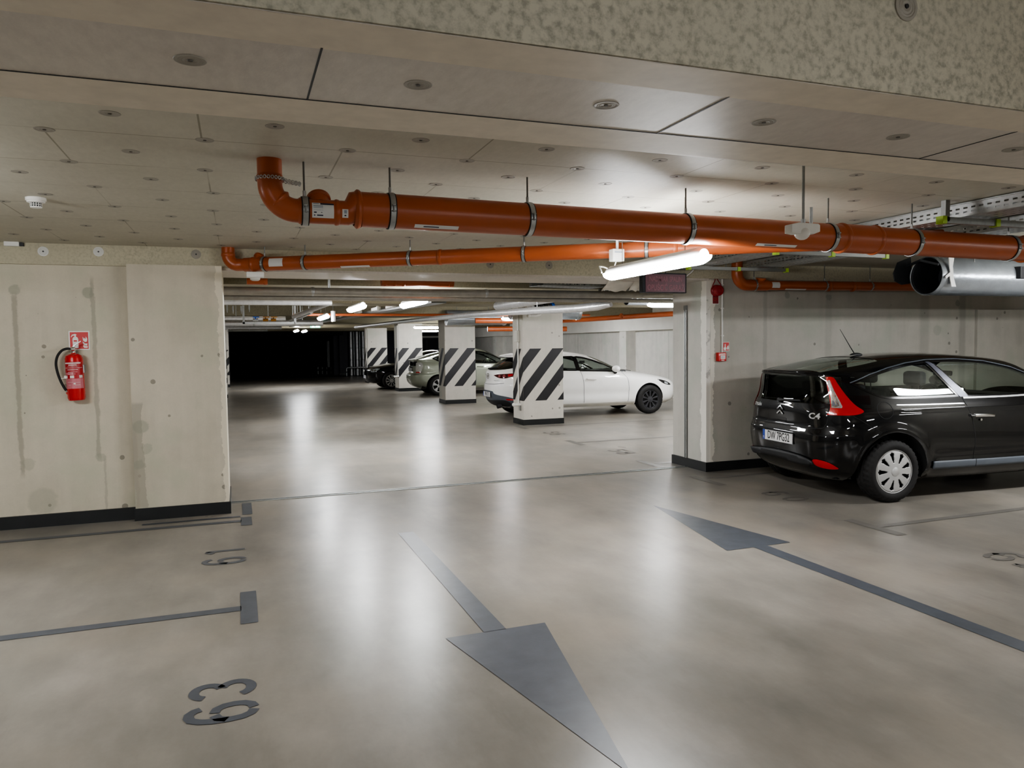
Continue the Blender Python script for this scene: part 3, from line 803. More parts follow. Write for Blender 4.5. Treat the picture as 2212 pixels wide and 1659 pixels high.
for s, nm in ((.22, 'at the elbow of the thinner diagonal orange pipe'), (.66, 'on the thinner diagonal orange pipe right of its label'), (1.75, 'on the thinner diagonal orange pipe left of its socket'), (2.85, 'on the thinner diagonal orange pipe under the thick pipe clamp'), (3.95, 'on the thinner diagonal orange pipe behind the bright lamp')):
    hanger(q0 + dv*s, dv, R2, HZ, 'clamp and rod ' + nm, 'hangers of the diagonal orange pipe', .024, True)

# pipe along the right wall
p3 = thing('drain_pipe', 'small orange drain pipe along the right wall with elbow under the cable tray', 'pipe', (7.5, 7.9, 2.4))
L = p3.location; y3 = 7.90
MB().tube([(5.905, y3, 2.69), (5.905, y3, 2.53)] + arc3((6.055, y3, 2.53), (-1,0,0), (0,0,-1), .15, 0, PI/2)[1:] + [(6.12, y3, 2.38)], .07, 24).build('elbow', OR, p3, L, smooth=45)
MB().cyl((6.10, y3, 2.38), (11.8, y3, 2.42), .060, n=28).build('main_pipe', OR, p3, L, smooth=40)
MB().cyl((6.10, y3, 2.38), (6.36, y3, 2.382), .069, n=28).build('branch_fitting', OR, p3, L, smooth=40)
MB().lathe([(0, .05), (.05, .055), (.06, .062), (.075, .062), (.076, 0)], (6.26, y3, 2.40), (0, -.2, 1), 28).build('cleanout_cap', OR, p3, L, smooth=40)
for x in (6.12, 7.35, 7.75): ring('socket', (x, y3, 2.385), (1,0,0), .063, .03, OR, p3, L)
wrap_label(6.40, 6.52, -35, 40, .06, lambda x: 2.382, y3, p3, L)
wrap_label(6.62, 6.95, -70, -45, .06, lambda x: 2.384, y3, p3, L)
for x, nm in ((6.16, 'nearest the elbow of the right wall orange pipe'), (7.28, 'in the middle of the right wall orange pipe'), (8.05, 'left of the round fan mouth on the right wall orange pipe')):
    hanger((x, y3, 2.38+.007*(x-6.1)), (1,0,0), .061 if x > 6.3 else .07, HZ, 'small clamp and rod ' + nm, 'hangers of the right wall orange pipe', .02, False)

# far orange pipes
def simple_pipe(pts, r, label, sockets=(), mat='orange_dk', name='drain_pipe', cat='pipe', n=20, soc='socket'):
    P = [Vector(p) for p in pts]; c = (P[0]+P[-1])/2
    o = thing(name, label, cat, c)
    MB().tube(P, r, n).build('pipe_run', M[mat], o, c, smooth=45)
    d = (P[-1]-P[0])
    for f in sockets: ring(soc, P[0] + d*f, d, r, .03, M[mat] if soc == 'socket' else M['steel'], o, c)
    return o
simple_pipe([(5.1, 12.2, 2.56), (8.2, 12.2, 2.44)], .10, 'thick orange pipe in the far hall behind the foil duct and second fan', (.45,))
simple_pipe([(12.0, 12.3, 2.46), (9.0, 18.8, 2.32), (7.7, 20.3, 2.30)], .066, 'sloping orange pipe with sockets above the white hatchback', (.08, .25, .40, .62))
simple_pipe([(8.8, 19.5, 2.08), (7.1, 19.9, 2.10), (6.6, 20.0, 2.10)], .07, 'short dark orange pipe stub with flared end beside the nearest column top', (.4,))
simple_pipe([(1.75, 9.6, 2.50), (2.7, 9.6, 2.50)], .065, 'short orange pipe piece showing just under the lintel', (.05, .18, .3, .95))
simple_pipe([(6.6, 17.8, 2.56), (7.2, 18.3, 2.46)], .10, 'orange pipe bend between the nearest column and its left neighbour', (.9,))
simple_pipe([(5.9, 18.9, 2.30), (8.2, 18.6, 2.28)], .07, 'orange pipe behind the round duct left of the nearest column', (.3,))
simple_pipe([(1.2, 17.4, 2.386), (8.5, 17.4, 2.386)], .03, 'long thin orange pipe under the far beam', (.3, .5, .6), n=12)
simple_pipe([(.13, 9.35, 2.46), (.36, 9.35, 2.46)], .05, 'orange pipe end under the white device by the left wall', (.9,))

# ------------------------------------------------------------------ silver services of the far hall
def silver(pts, r, label, mat='foil', bands=(), n=20, name='lagged_pipe', rods=True):
    o = simple_pipe(pts, r, label, bands, mat, name, 'pipe', n, 'band')
    a, b = Vector(pts[0]), Vector(pts[-1])
    if rods and abs(a.z-b.z) < .3:
        for f in (.12, .5, .88):
            q = a.lerp(b, f) if len(pts) < 4 else Vector(pts[len(pts)//2])
            MB().cyl((q.x, q.y, q.z), (q.x, q.y, 2.80), .007, n=6).build('hanger_rod', M['steel'], o, o.location)
            if len(pts) >= 4: break
    return o
silver([(-4, 9.55, 2.345), (2, 9.55, 2.35), (6.2, 9.55, 2.36)], .052, 'long grey lagged pipe straight across the far hall just past the opening', 'lagging', (.48, .7))
silver([(-4, 9.69, 2.275), (6.2, 9.69, 2.285)], .030, 'thin grey pipe running parallel under the long lagged pipe', 'lagging')
silver([(4.70, 8.97, 2.185), (4.62, 9.2, 2.175), (4.52, 9.8, 2.17), (4.42, 10.9, 2.195), (4.38, 14, 2.26), (4.36, 20, 2.33), (4.34, 29.5, 2.40)], [.03, .058, .058, .057, .055, .055, .055], 'silver foil pipe running away along the column row', 'foil', ())
silver([(4.80, 10.85, 2.42), (4.80, 11.8, 2.42), (4.80, 13.9, 2.42)], .085, 'fat crumpled foil duct above the valves by the nearest column', 'foil')
silver([(-2, 13.2, 2.42), (1.55, 13.2, 2.42)], .045, 'first of the silver pipes at the left under the far beams', 'foil')
silver([(-2, 17.2, 2.30), (1.02, 17.2, 2.30)], .045, 'second silver pipe at the left, ending at the hanging frame', 'foil')
silver([(-2, 19.0, 2.24), (2.0, 19.0, 2.25)], .075, 'fat silver pipe at the left above the hanging frame', 'foil', (.6,))
silver([(-2, 24.0, 2.26), (1.3, 24.0, 2.26)], .05, 'lowest silver pipe at the left over the dark opening', 'foil')
silver([(1.05, 15.2, 2.26), (1.5, 13.4, 2.41), (1.51, 13.31, 2.42)], .04, 'slanting silver pipe joining the first two silver pipes', 'foil')
silver([(1.15, 17.6, 2.26), (1.42, 15.5, 2.36)], .035, 'second slanting silver pipe beside the lamp on the left', 'foil')
silver([(2.02, 17.0, 2.45), (2.02, 17.0, 2.22)], .05, 'vertical silver pipe drop left of the small lit lamp', 'foil')
# hanging frames with valves
t = thing('hanging_frame', 'steel trapeze frame hanging at the left with blue and brass valves on it', 'frame', (.55, 15.8, 2.3))
MB().box((.12, 15.78, 2.135), (1.12, 15.83, 2.175)).build('crossbar', M['steel'], t, t.location)
for x in (.12, 1.10): MB().box((x, 15.78, 2.135), (x+.04, 15.82, 2.74)).build('hanger_post', M['steel'], t, t.location)
for i, (x, m) in enumerate(((.36, 'blue'), (.55, 'brass'), (.70, 'brass'))):
    t = thing('pipe_valve', ['blue handled valve on the hanging frame at the left', 'brass valve left of the other one on the hanging frame', 'brass valve right of the other one on the hanging frame'][i], 'valve', (x, 15.75, 2.22))
    MB().cyl((x-.05, 15.75, 2.215), (x+.05, 15.75, 2.215), .03, n=14).build('valve_body', M['brass' if m == 'brass' else 'steel'], t, t.location)
    MB().cyl((x, 15.75, 2.215), (x, 15.70, 2.27), .012, n=8).box((x-.05, 15.69, 2.26), (x+.07, 15.71, 2.28)).build('valve_handle', M[m], t, t.location)
t = thing('hanging_frame', 'long thin steel trapeze with pipe stubs at the far left over the dark opening', 'frame', (.1, 27, 2.3))
MB().box((-.3, 26.9, 2.21), (1.0, 26.95, 2.25)).build('crossbar', M['steel'], t, t.location)
for x in (-.2, .4, .95): MB().box((x, 26.9, 2.2), (x+.03, 26.94, 2.75)).build('hanger_post', M['steel'], t, t.location)
for i, (x, z) in enumerate(((-.16, 2.40), (-.06, 2.38), (.08, 2.38), (.22, 2.41))):
    t = thing('pipe_bracket', 'small bright pipe bracket among the silver pipes at the left', 'bracket', (x, 14.6, z), 'small brackets at the left')
    MB().box((x, 14.6, z-.05), (x+.025, 14.62, z+.05)).build('hanger_post', M['steel'], t, t.location)
    MB().tube([(x+.012, 14.58+.02*math.cos(a), z-.06+.03*math.sin(a)) for a in [2*PI*k/10 for k in range(10)]], .005, 6, closed=True).build('loop', M['steel'], t, t.location)
# silver risers at the far right of the dark opening
for i, x in enumerate((6.08, 6.42, 6.76)):
    silver([(x, 43.2, 0), (x, 43.2, 2.5)], .085, ['left', 'middle', 'right'][i] + ' one of the three fat silver riser pipes beside the dark opening', 'foil', (.35, .62), 16, 'riser_pipe')
for i, x in enumerate((6.26, 6.59)):
    silver([(x, 43.3, 0), (x, 43.3, 2.5)], .03, 'thin silver riser between the ' + ['left and middle', 'middle and right'][i] + ' fat risers', 'steel', (), 10, 'riser_pipe')
t = thing('guard_rail', 'pale steel guard rail in front of the silver riser pipes', 'rail', (6.3, 42.6, 0))
MB().tube([(5.72, 42.6, 0), (5.72, 42.6, .40), (5.78, 42.6, .46), (6.98, 42.6, .46)], .04, 12).build('rail_bar', M['steel'], t, t.location, smooth=40)
MB().cyl((5.72, 42.6, .18), (5.72, 42.6, .24), .043, n=12).build('black_band', M['rubber'], t, t.location)
for i in range(4):
    t = thing('bollard', ['far left', 'second', 'third', 'far right'][i] + ' of four small banded bollards at the edge of the dark opening', 'bollard', (4.55 + .22*i, 46.5 - .35*i, 0), 'small bollards by the dark opening')
    MB().lathe([(0, .05), (.42, .05), (.44, .03), (.44, 0)], (0,0,0), (0,0,1), 14).build('post', M['steel_dull'], t, smooth=40)
    MB().cyl((0,0,.2), (0,0,.3), .053, n=14).build('black_band', M['rubber'], t)
t = thing('wall_cabinet', 'narrow pale grey cabinet on the dark wall left of the far grey column', 'cabinet', (5.15, 46, 0))
MB().box((5.08, 46, .4), (5.3, 46.6, 2.0)).build('cabinet_body', M['steel_dull'], t, t.location, bev=.01)
MB().box((5.07, 46.04, .44), (5.082, 46.56, 1.96)).build('cabinet_door', M['steel'], t, t.location)
# emergency exit sign
t = thing('exit_sign', 'lit green emergency exit sign hanging over the aisle', 'sign', (2.3, 24, 2.32))
MB().box((2.15, 24, 2.25), (2.45, 24.03, 2.40)).build('sign_panel', M['exit_green'], t, t.location)
MB().prism([(.02,0),(.06,.05),(.05,.10),(.09,.12),(.12,.07),(.10,.04),(.13,0)], (2.16, 23.998, 2.26), (1,0,0), (0,0,1), (0,-.002,0)).build('running_figure', M['exit_white'], t, t.location)
MB().box((2.31, 23.996, 2.265), (2.42, 23.999, 2.39)).build('doorway', M['exit_white'], t, t.location)
MB().cyl((2.3, 24.015, 2.40), (2.3, 24.015, 2.78), .006, n=6).build('hanger_rod', M['rod'], t, t.location)
# overhead cctv/loudspeaker dots near it
t = thing('sprinkler_bulb', 'small silver device hanging left of the green exit sign', 'device', (1.62, 21, 2.35))
MB().cyl((1.62, 21, 2.42), (1.62, 21, 2.78), .02, n=10).build('stem', M['steel'], t, t.location)
MB().lathe([(0, .03), (.05, .05), (.12, .04), (.15, .012), (.15, 0)], (1.62, 21, 2.43), (0,0,-1), 14).build('device_body', M['steel'], t, t.location, smooth=40)

# ------------------------------------------------------------------ cable trays
def tray(o3, d, W, H, Ln, label, slots=True, mat='steel', step=.062, floor_slots=True):
    """perforated U tray starting at o3 along unit d, width W to the right of d"""
    d = Vector(d).normalized(); s = Vector((d.y, -d.x, 0)); o3 = Vector(o3); z = Vector((0,0,1))
    o = thing('cable_tray', label, 'cable tray', o3)
    def panel(name, org, u, v, wu, wv, rows):
        mb = MB(); n = int(wu/step) if slots else 1
        if not slots or not rows:
            mb.add([org, org+u*wu, org+u*wu+v*wv, org+v*wv], [(0,1,2,3)])
        else:
            cuts = [0]; solid = [True]
            for (a, b) in rows: cuts += [a*wv, b*wv]; solid += [False, True]
            cuts.append(wv)
            for r in range(len(cuts)-1):
                a, b = cuts[r], cuts[r+1]
                if solid[r]: mb.add([org+v*a, org+u*wu+v*a, org+u*wu+v*b, org+v*b], [(0,1,2,3)])
                else:
                    for i in range(n):
                        x0 = i*step + step*.52; x1 = (i+1)*step
                        mb.add([org+u*x0+v*a, org+u*x1+v*a, org+u*x1+v*b, org+u*x0+v*b], [(0,1,2,3)])
        return mb.build(name, M[mat], o, o3, solid=.0025)
    rows = [(.24, .36), (.56, .68)]
    panel('side_wall', o3, d, z, Ln, H, rows); panel('side_wall', o3 + s*W, d, z, Ln, H, rows)
    panel('tray_floor', o3, d, s, Ln, W, [(.2, .26), (.46, .52), (.74, .80)] if floor_slots else [])
    lip = MB()
    for q in (o3 + z*H, o3 + s*W + z*H): lip.tube([q, q + d*Ln], .006, 6)
    lip.build('rolled_edge', M[mat], o, o3)
    return o
tray((5.0, 2.78, 2.565), (0,1,0), .30, .095, 5.3, 'upper perforated cable tray right of the lamp, nearer the viewer')
tray((5.92, 2.78, 2.565), (0,1,0), .30, .09, 4.95, 'second perforated cable tray over the black hatchback')
t = thing('tray_bracket', 'L shaped steel bracket with lime caps holding the cable trays at upper right', 'bracket', (4.97, 4.2, 2.6))
MB().box((4.80, 4.03, 2.52), (4.84, 4.07, 2.67)).build('hanger_post', M['steel_dull'], t, t.location)
MB().box((4.80, 4.03, 2.508), (6.3, 4.07, 2.552)).build('cross_arm', M['steel_dull'], t, t.location)
for x in (4.765, 5.30, 6.3): MB().box((x, 4.02, 2.502), (x+.04, 4.08, 2.556)).build('end_cap', M['lime'], t, t.location)
for y, lb in ((6.0, 'steel arm with lime caps under the cable trays behind the thick orange pipe'), (7.5, 'steel arm with lime caps at the jamb end of the cable trays')):
    t = thing('tray_bracket', lb, 'bracket', (5.6, y, 2.5))
    MB().box((4.95, y-.02, 2.515), (6.3, y+.02, 2.552)).build('cross_arm', M['rod'], t, t.location)
    for x in (4.915, 5.6, 6.3): MB().box((x, y-.027, 2.508), (x+.04, y+.027, 2.556)).build('end_cap', M['lime'], t, t.location)
    for x in (5.45, 6.28): MB().cyl((x, y, 2.52), (x, y, HZ), .006, n=8).build('threaded_rod', M['rod'], t, t.location)
for i, (x, y) in enumerate(((5.15, 4.9), (5.15, 3.55), (6.07, 4.9), (6.07, 3.6))):
    t = thing('threaded_rod', ['thin rod in the upper cable tray just behind the thick orange pipe', 'thin rod in the upper cable tray near the right picture edge', 'thin rod in the second cable tray behind the thick orange pipe', 'thin rod in the second cable tray near the right picture edge'][i], 'rod', (x, y, HZ))
    MB().cyl((x, y, 2.58), (x, y, HZ), .006, n=8).build('rod_shaft', M['rod'], t, t.location)
    MB().cyl((x, y, 2.575), (x, y, 2.59), .014, n=6).build('nut', M['steel'], t, t.location)
# trays in the far hall
tray((3.75, 9.52, 2.45), (1,.25,0), .32, .09, 1.05, 'grey tray past the lintel carrying dark blocks and loose sheets', mat='steel_dull')
tray((5.0, 9.95, 2.40), (1,.2,0), .25, .06, 1.1, 'lower tray behind the hanging plastic sheets', mat='steel_dull')
tray((3.25, 13.0, 2.42), (-.08,1,0), .28, .06, 17, 'long cable tray running away above the silver foil pipe', mat='steel', floor_slots=False, slots=False)
tray((2.7, 9.05, 2.60), (1,.35,0), .35, .06, 1.2, 'cable tray high under the slab just past the lintel', mat='steel_dull', slots=False)
dk = M['fan_dark']
for i, (x, y) in enumerate([(x, 9.37 + .25*(x-3.70)) for x in (4.02, 4.15, 4.28, 4.41, 4.54)]):
    t = thing('junction_block', 'dark connector block standing in the grey tray past the lintel', 'block', (x, y, 2.5), 'dark blocks in the grey tray')
    MB().box((x, y-.09, 2.456), (x+.10, y+.09, 2.56)).build('block_body', dk, t, t.location, bev=.004)
    MB().box((x+.02, y-.094, 2.50), (x+.05, y-.089, 2.53)).box((x+.06, y-.094, 2.47), (x+.085, y-.089, 2.49)).build('terminal', M['white'], t, t.location)
def sheet(o3, w, h, label, seed):
    rnd = random.Random(seed); vs = []; fs = []; nx, nz = 8, 8
    for j in range(nz+1):
        for i in range(nx+1):
            a = i/nx; b = j/nz
            vs.append((o3[0] + w*a + .12*w*math.sin(b*2+.5)*(1-b) - .15*w*b, o3[1] + .03*math.sin(a*5+b*3)*b + .05*b, o3[2] - h*b + .012*math.sin(a*9)*b))
    for j in range(nz):
        for i in range(nx): q = j*(nx+1)+i; fs.append((q, q+1, q+nx+2, q+nx+1))
    return tag(MB().add(vs, fs).build('plastic_sheet', M['sheet'], smooth=60, solid=.002), label, 'sheet')
sheet((4.37, 8.45, 2.452), .36, .125, 'larger pale sheet drooping from the lintel below the bright lamp', 1)
sheet((4.76, 8.5, 2.452), .16, .115, 'smaller curled pale sheet between the larger one and the red text sign', 2)
for i, (y, z) in enumerate(((13.3, 2.50), (14.2, 2.50), (15.3, 2.50), (16.5, 2.50), (18.2, 2.50), (20.3, 2.50), (22.8, 2.50))):
    x = 3.25 - .08*(y-13) - .07
    t = thing('conduit_box', 'pale box clipped on the long tray, number in the row unclear', 'box', (x, y, z))
    t['label'] = ['nearest', 'second', 'third', 'fourth', 'fifth', 'sixth', 'farthest'][i] + ' of the pale cable covers on the long tray above the silver foil pipe'
    t['group'] = 'cable covers on the long tray'
    MB().box((x-.06, y-.38, z-.055), (x+.02, y+.38, z+.01)).build('cover', M['white'], t, t.location, bev=.006)
    MB().box((x-.07, y-.42, z-.075), (x-.03, y-.36, z+.03)).build('clip', M['white'], t, t.location)

# ------------------------------------------------------------------ jet fans
def jet_fan(x, y, z, R, Ln, label, near=True):
    o = thing('jet_fan', label, 'fan', (x, y, z)); L = o.location
    MB().lathe([(0, R*.93), (.02, R), (Ln, R), (Ln, R*.9), (.1, R*.9), (0, R*.93)], (x, y, z), (1,0,0), 48).build('silencer_tube', M['duct'], o, L, smooth=40)
    MB().lathe([(0, R*.955), (.02, R*.9), (.10, R*.82), (.35, R*.78), (.36, 0)], (x-.004, y, z), (1,0,0), 40).build('dark_throat', M['fan_dark'], o, L, smooth=40)
    MB().lathe([(-.015, R*.94), (-.022, R*.98), (0, R*1.02), (.03, R*1.02)], (x, y, z), (1,0,0), 48).build('inlet_rim', M['duct'], o, L, smooth=50)
    # deflector blades at the mouth
    MB().prism([(-.22, -.02), (-.16, .10), (.02, .16), (.06, -.12), (-.10, -.14), (-.20, -.10)], (x-.02, y+R*1.04, z+.06), (1,0,0), (0,0,1), (0, .012, 0)).build('deflector_blade', M['fan_dark'], o, L)
    MB().tube([(x-.06, y-R*.9, z+.10), (x-.10, y, z+.16), (x-.06, y+R*1.0, z+.12)], .016, 4, sq=1).build('blade_bar', M['fan_dark'], o, L)
    if near:
        MB().prism([(-.02, .20), (.05, .20), (.03, .08), (.045, -.04), (.075, -.13), (.02, -.13), (-.005, -.02), (-.05, -.05), (-.055, -.02), (0, .02), (-.012, .10)], (x+.06, y-R*1.04, z+.0), (1.15,0,0), (0,0,1), (0,-.01,0)).build('mouth_bracket', M['white'], o, L)
        MB().box((x+1.05, y-R-.05, z-.03), (x+1.22, y-R*.75, z+.10)).build('terminal_bracket', M['black_plastic'], o, L, bev=.006)
        MB().box((x+1.23, y-R-.03, z-.02), (x+1.36, y-R*.8, z+.10)).build('terminal_box', M['white'], o, L, bev=.008)
        for xx in (x+.5, x+2.0):
            for s in (-1, 1): MB().cyl((xx, y+s*R*.7, z+R*.6), (xx, y+s*R*.7, HZ), .006, n=8).build('threaded_rod', M['rod'], o, L)
    return o
jet_fan(6.90, 6.0, 2.345, .205, 4.2, 'round galvanised jet fan above the black hatchback at the right')
jet_fan(6.45, 11.7, 2.46, .13, 3.0, 'second jet fan in the far hall seen left of the right jamb', False)
def duct(x0, x1, y, z, R, label):
    o = thing('round_duct', label, 'duct', ((x0+x1)/2, y, z)); L = o.location
    MB().lathe([(0, 0), (0, R), (x1-x0, R), (x1-x0, 0)], (x0, y, z), (1,0,0), 32).build('duct_tube', M['duct'], o, L, smooth=40)
    MB().lathe([(-.03, R*1.0), (-.03, R*1.04), (.03, R*1.04), (.03, R*1.0)], (x1-.05, y, z), (1,0,0), 32).build('end_band', M['steel'], o, L, smooth=40)
    MB().box((x1-.42, y-R-.012, z+.06), (x1-.22, y-R+.03, z+.20)).build('duct_label', M['sticker'], o, L)
    MB().prism([(-.04,.03),(.04,.03),(0,-.03)], (x1-.32, y-R-.0125, z+.13), (1,0,0), (0,0,1), (0,-.001,0)).build('print', M['plate_ink'], o, L)
    for xx in (x0+.3, x1-.5): MB().cyl((xx, y, z+R*.9), (xx, y, 2.80), .007, n=6).build('hanger_rod', M['rod'], o, L)
    return o
duct(5.9, 7.64, 16.2, 2.40, .17, 'grey round duct with small label right of the nearest column top')
duct(5.3, 7.0, 19.6, 2.40, .20, 'grey round duct with small label left of the nearest column top')

# ------------------------------------------------------------------ small devices
t = thing('motion_sensor', 'white motion sensor on a rod in front of the thick orange pipe', 'sensor', (2.954, 3.37, 2.30)); L = t.location
MB().cyl((2.954, 3.37, 2.32), (2.954, 3.37, HZ), .0075, n=10).build('rod', M['steel_dull'], t, L)
MB().cyl((2.954, 3.37, 2.315), (2.954, 3.37, 2.345), .013, n=10).build('ferrule', M['steel'], t, L)
MB().prism([(-.097,-.033),(-.097,.012),(-.045,.024),(.085,.022),(.097,.015),(.097,-.022),(.055,-.036),(-.055,-.038)], (2.954, 3.345, 2.30), (1,0,0), (0,0,1), (0,.06,0)).build('sensor_body', M['white'], t, L, bev=.004)
MB().ball((2.950, 3.372, 2.268), (.042, .042, .036)).build('sensor_dome', M['white'], t, L, smooth=60)
MB().cyl((3.035, 3.40, 2.32), (3.035, 3.40, 2.42), .009, n=10).build('cable_gland', M['steel'], t, L)
t = thing('junction_box', 'small white box hung above the left end of the bright lamp', 'box', (3.10, 5.8, 2.43)); L = t.location
MB().box((3.045, 5.77, 2.378), (3.155, 5.85, 2.482)).build('box_body', M['white'], t, L, bev=.006)
MB().box((3.06, 5.767, 2.448), (3.13, 5.771, 2.46)).build('print', M['ink_pale'], t, L)
MB().cyl((3.10, 5.8, 2.48), (3.10, 5.8, HZ), .012, n=10).build('conduit', M['white'], t, L)
MB().tube([(3.09, 5.8, 2.38), (3.07, 5.82, 2.30), (2.99, 5.84, 2.33), (2.93, 5.80, 2.33), (2.91, 5.72, 2.27)], .006, 8).build('cable', M['white'], t, L, smooth=40)
t = thing('smoke_detector', 'white smoke detector on the ceiling at the far left', 'smoke detector', (-1.205, 5.72, HZ)); L = t.location
MB().lathe([(0, .06), (.018, .06), (.022, .052), (.03, .052), (.034, .034)], (-1.205, 5.72, HZ), (0,0,-1), 28).build('base', M['white'], t, L, smooth=40)
MB().lathe([(.034, .032), (.056, .032)], (-1.205, 5.72, HZ), (0,0,-1), 28).build('sensing_chamber', M['black_plastic'], t, L, smooth=40)
g = MB()
for k in range(14):
    a = 2*PI*k/14; g.box((-1.205+.033*math.cos(a)-.0018, 5.72+.033*math.sin(a)-.0018, HZ-.058), (-1.205+.033*math.cos(a)+.0018, 5.72+.033*math.sin(a)+.0018, HZ-.034))
g.lathe([(.057, .034), (.064, .033), (.066, 0)], (-1.205, 5.72, HZ), (0,0,-1), 28).lathe([(.043, .034), (.045, .036), (.047, .034)], (-1.205, 5.72, HZ), (0,0,-1), 28)
g.build('cage', M['white'], t, L, smooth=40)
t = thing('white_box', 'small white box high on the left beam at the picture edge', 'box', (-1.90, 8.09, 2.66)); L = t.location
MB().box((-1.97, 8.06, 2.63), (-1.85, 8.115, 2.672)).build('box_body', M['white'], t, L, bev=.005)
MB().box((-1.85, 8.08, 2.635), (-1.82, 8.115, 2.665)).build('side_plug', M['black_plastic'], t, L)
t = thing('gas_detector', 'white square device under the elbow of the thinner orange pipe', 'detector', (.185, 7.7, 2.38)); L = t.location
MB().box((.105, 7.68, 2.352), (.268, 7.80, 2.405)).build('device_body', M['white'], t, L, bev=.008)
MB().lathe([(0, .05), (.02, .045), (.03, .03), (.03, 0)], (.185, 7.74, 2.352), (0,0,-1), 20).build('sensor_head', M['offwhite'], t, L, smooth=40)
MB().box((.165, 7.79, 2.385), (.205, 8.20, 2.40)).box((.165, 8.185, 2.385), (.205, 8.20, 2.453)).build('bracket_arm', M['steel_dull'], t, L)

# red fire alarm sounder, signs, conduit, call point on the right wall (y = 8.165)
yw = 8.165
t = thing('alarm_sounder', 'round dark red fire alarm sounder high on the right wall', 'alarm', (5.775, yw, 2.325)); L = t.location
MB().lathe([(0, .075), (.03, .075), (.035, .068), (.065, .070), (.09, .062), (.098, .045), (.092, .03), (.098, .012), (.098, 0)], (5.775, yw, 2.325), (0,-1,0), 32).build('sounder_body', M['red_dull'], t, L, smooth=40)
for s in (-1, 1):
    MB().tube([(5.775+s*.075, yw-.02, 2.34), (5.775+s*.06, yw-.03, 2.40), (5.775+s*.025, yw-.02, 2.45), (5.775+s*.012, yw-.01, 2.478)], .0055, 8).build('red_cable', M['red_dull'], t, L, smooth=40)
def sign(x0, x1, z0, z1, y, label, mat='red_sign'):
    o = thing('fire_sign', label, 'sign', ((x0+x1)/2, y, (z0+z1)/2)); L = o.location
    MB().box((x0, y-.005, z0), (x1, y, z1)).build('sign_plate', M['white'], o, L)
    m = .06*(x1-x0)
    MB().box((x0+m, y-.0065, z0+m), (x1-m, y-.005, z1-m)).build('red_panel', M[mat], o, L)
    return o, L
M['sign_dark'] = plain('sign_dark_red', (126, 28, 32), .4)
t, L = sign(5.722, 5.822, 2.155, 2.272, yw, 'small dark red sounder symbol sign under the round alarm', 'sign_dark')
MB().tube([(5.74, yw-.008, 2.205), (5.74, yw-.008, 2.232), (5.765, yw-.008, 2.232), (5.785, yw-.008, 2.222), (5.785, yw-.008, 2.212), (5.765, yw-.008, 2.202), (5.74, yw-.008, 2.205)], .0022, 6).tube([(5.79, yw-.008, 2.222), (5.812, yw-.008, 2.238)], .002, 6).tube([(5.79, yw-.008, 2.211), (5.812, yw-.008, 2.196)], .002, 6).tube([(5.79, yw-.008, 2.217), (5.812, yw-.008, 2.217)], .002, 6).build('horn_symbol', M['red_sign'], t, L)
t, L = sign(5.884, 5.984, 1.552, 1.668, yw, 'small red and white call point sign beside the white conduit')
MB().prism([(0,0),(.022,-.012),(.04,0),(.042,.022),(.03,.03),(.028,.07),(.016,.07),(.014,.03),(0,.022)], (5.896, yw-.007, 1.572), (1,0,0), (0,0,1), (0,-.001,0)).build('hand_symbol', M['white'], t, L)
MB().prism([(0,0),(.026,0),(.03,.02),(.022,.06),(.014,.04),(.008,.055),(-.002,.025)], (5.946, yw-.007, 1.57), (1,0,0), (0,0,1), (0,-.001,0)).build('flame_symbol', M['white'], t, L)
t = thing('cable_conduit', 'thin white conduit running down the right wall to the red call point', 'conduit', (5.868, yw-.012, 2.0)); L = t.location
MB().cyl((5.868, yw-.012, 1.535), (5.868, yw-.012, 2.476), .0115, n=12).build('conduit_tube', M['white'], t, L, smooth=40)
for z in (1.75, 2.10, 2.40): MB().box((5.852, yw-.028, z-.008), (5.884, yw, z+.008)).build('clip', M['white'], t, L)
t = thing('call_point', 'red fire alarm call point box on the right wall', 'call point', (5.84, yw, 1.478)); L = t.location
MB().box((5.778, yw-.055, 1.422), (5.905, yw, 1.535)).build('box_body', M['red'], t, L, bev=.008)
MB().box((5.815, yw-.058, 1.452), (5.885, yw-.055, 1.498)).build('front_glass', M['white'], t, L)
MB().box((5.822, yw-.0595, 1.470), (5.878, yw-.058, 1.480)).build('print', M['ink_pale'], t, L)
MB().box((5.825, yw-.058, 1.430), (5.87, yw-.055, 1.441)).box((5.815, yw-.058, 1.508), (5.885, yw-.055, 1.522)).build('caption_strip', M['sheet'], t, L)

# led warning sign under the lintel
t = thing('led_text_sign', 'dim dark red two line text sign hanging from the lintel beside the bright lamp', 'sign', (4.91, 8.0, 2.39)); L = t.location
MB().box((4.60, 7.97, 2.275), (5.215, 8.05, 2.515)).build('sign_case', M['fan_dark'], t, L, bev=.004)
MB().box((4.64, 7.966, 2.285), (5.195, 7.971, 2.50)).build('display_panel', M['led_panel'], t, L)
text_mb('NADMIAR SPALIN', .088, (1,0,0), (0,0,1), (4.92, 7.964, 2.438), sx=.66, bold=.0012).build('lettering', M['led_text'], t, L)
text_mb('OPU\u015aCI\u0106 GARA\u017b', .098, (1,0,0), (0,0,1), (4.92, 7.964, 2.335), sx=.66, bold=.0018).build('lettering', M['led_text'], t, L)
MB().tube([(5.35, 8.0, 2.66), (5.345, 7.99, 2.58), (5.29, 7.99, 2.53), (5.225, 8.01, 2.48)], .009, 8).build('cable', M['white'], t, L, smooth=40)
MB().box((5.19, 8.0, 2.36), (5.235, 8.06, 2.44)).build('side_bracket', M['offwhite'], t, L)
for x in (4.7, 4.94): MB().cyl((x, 8.01, 2.5), (x, 8.01, HZ), .006, n=8).build('hanger_rod', M['rod'], t, L)

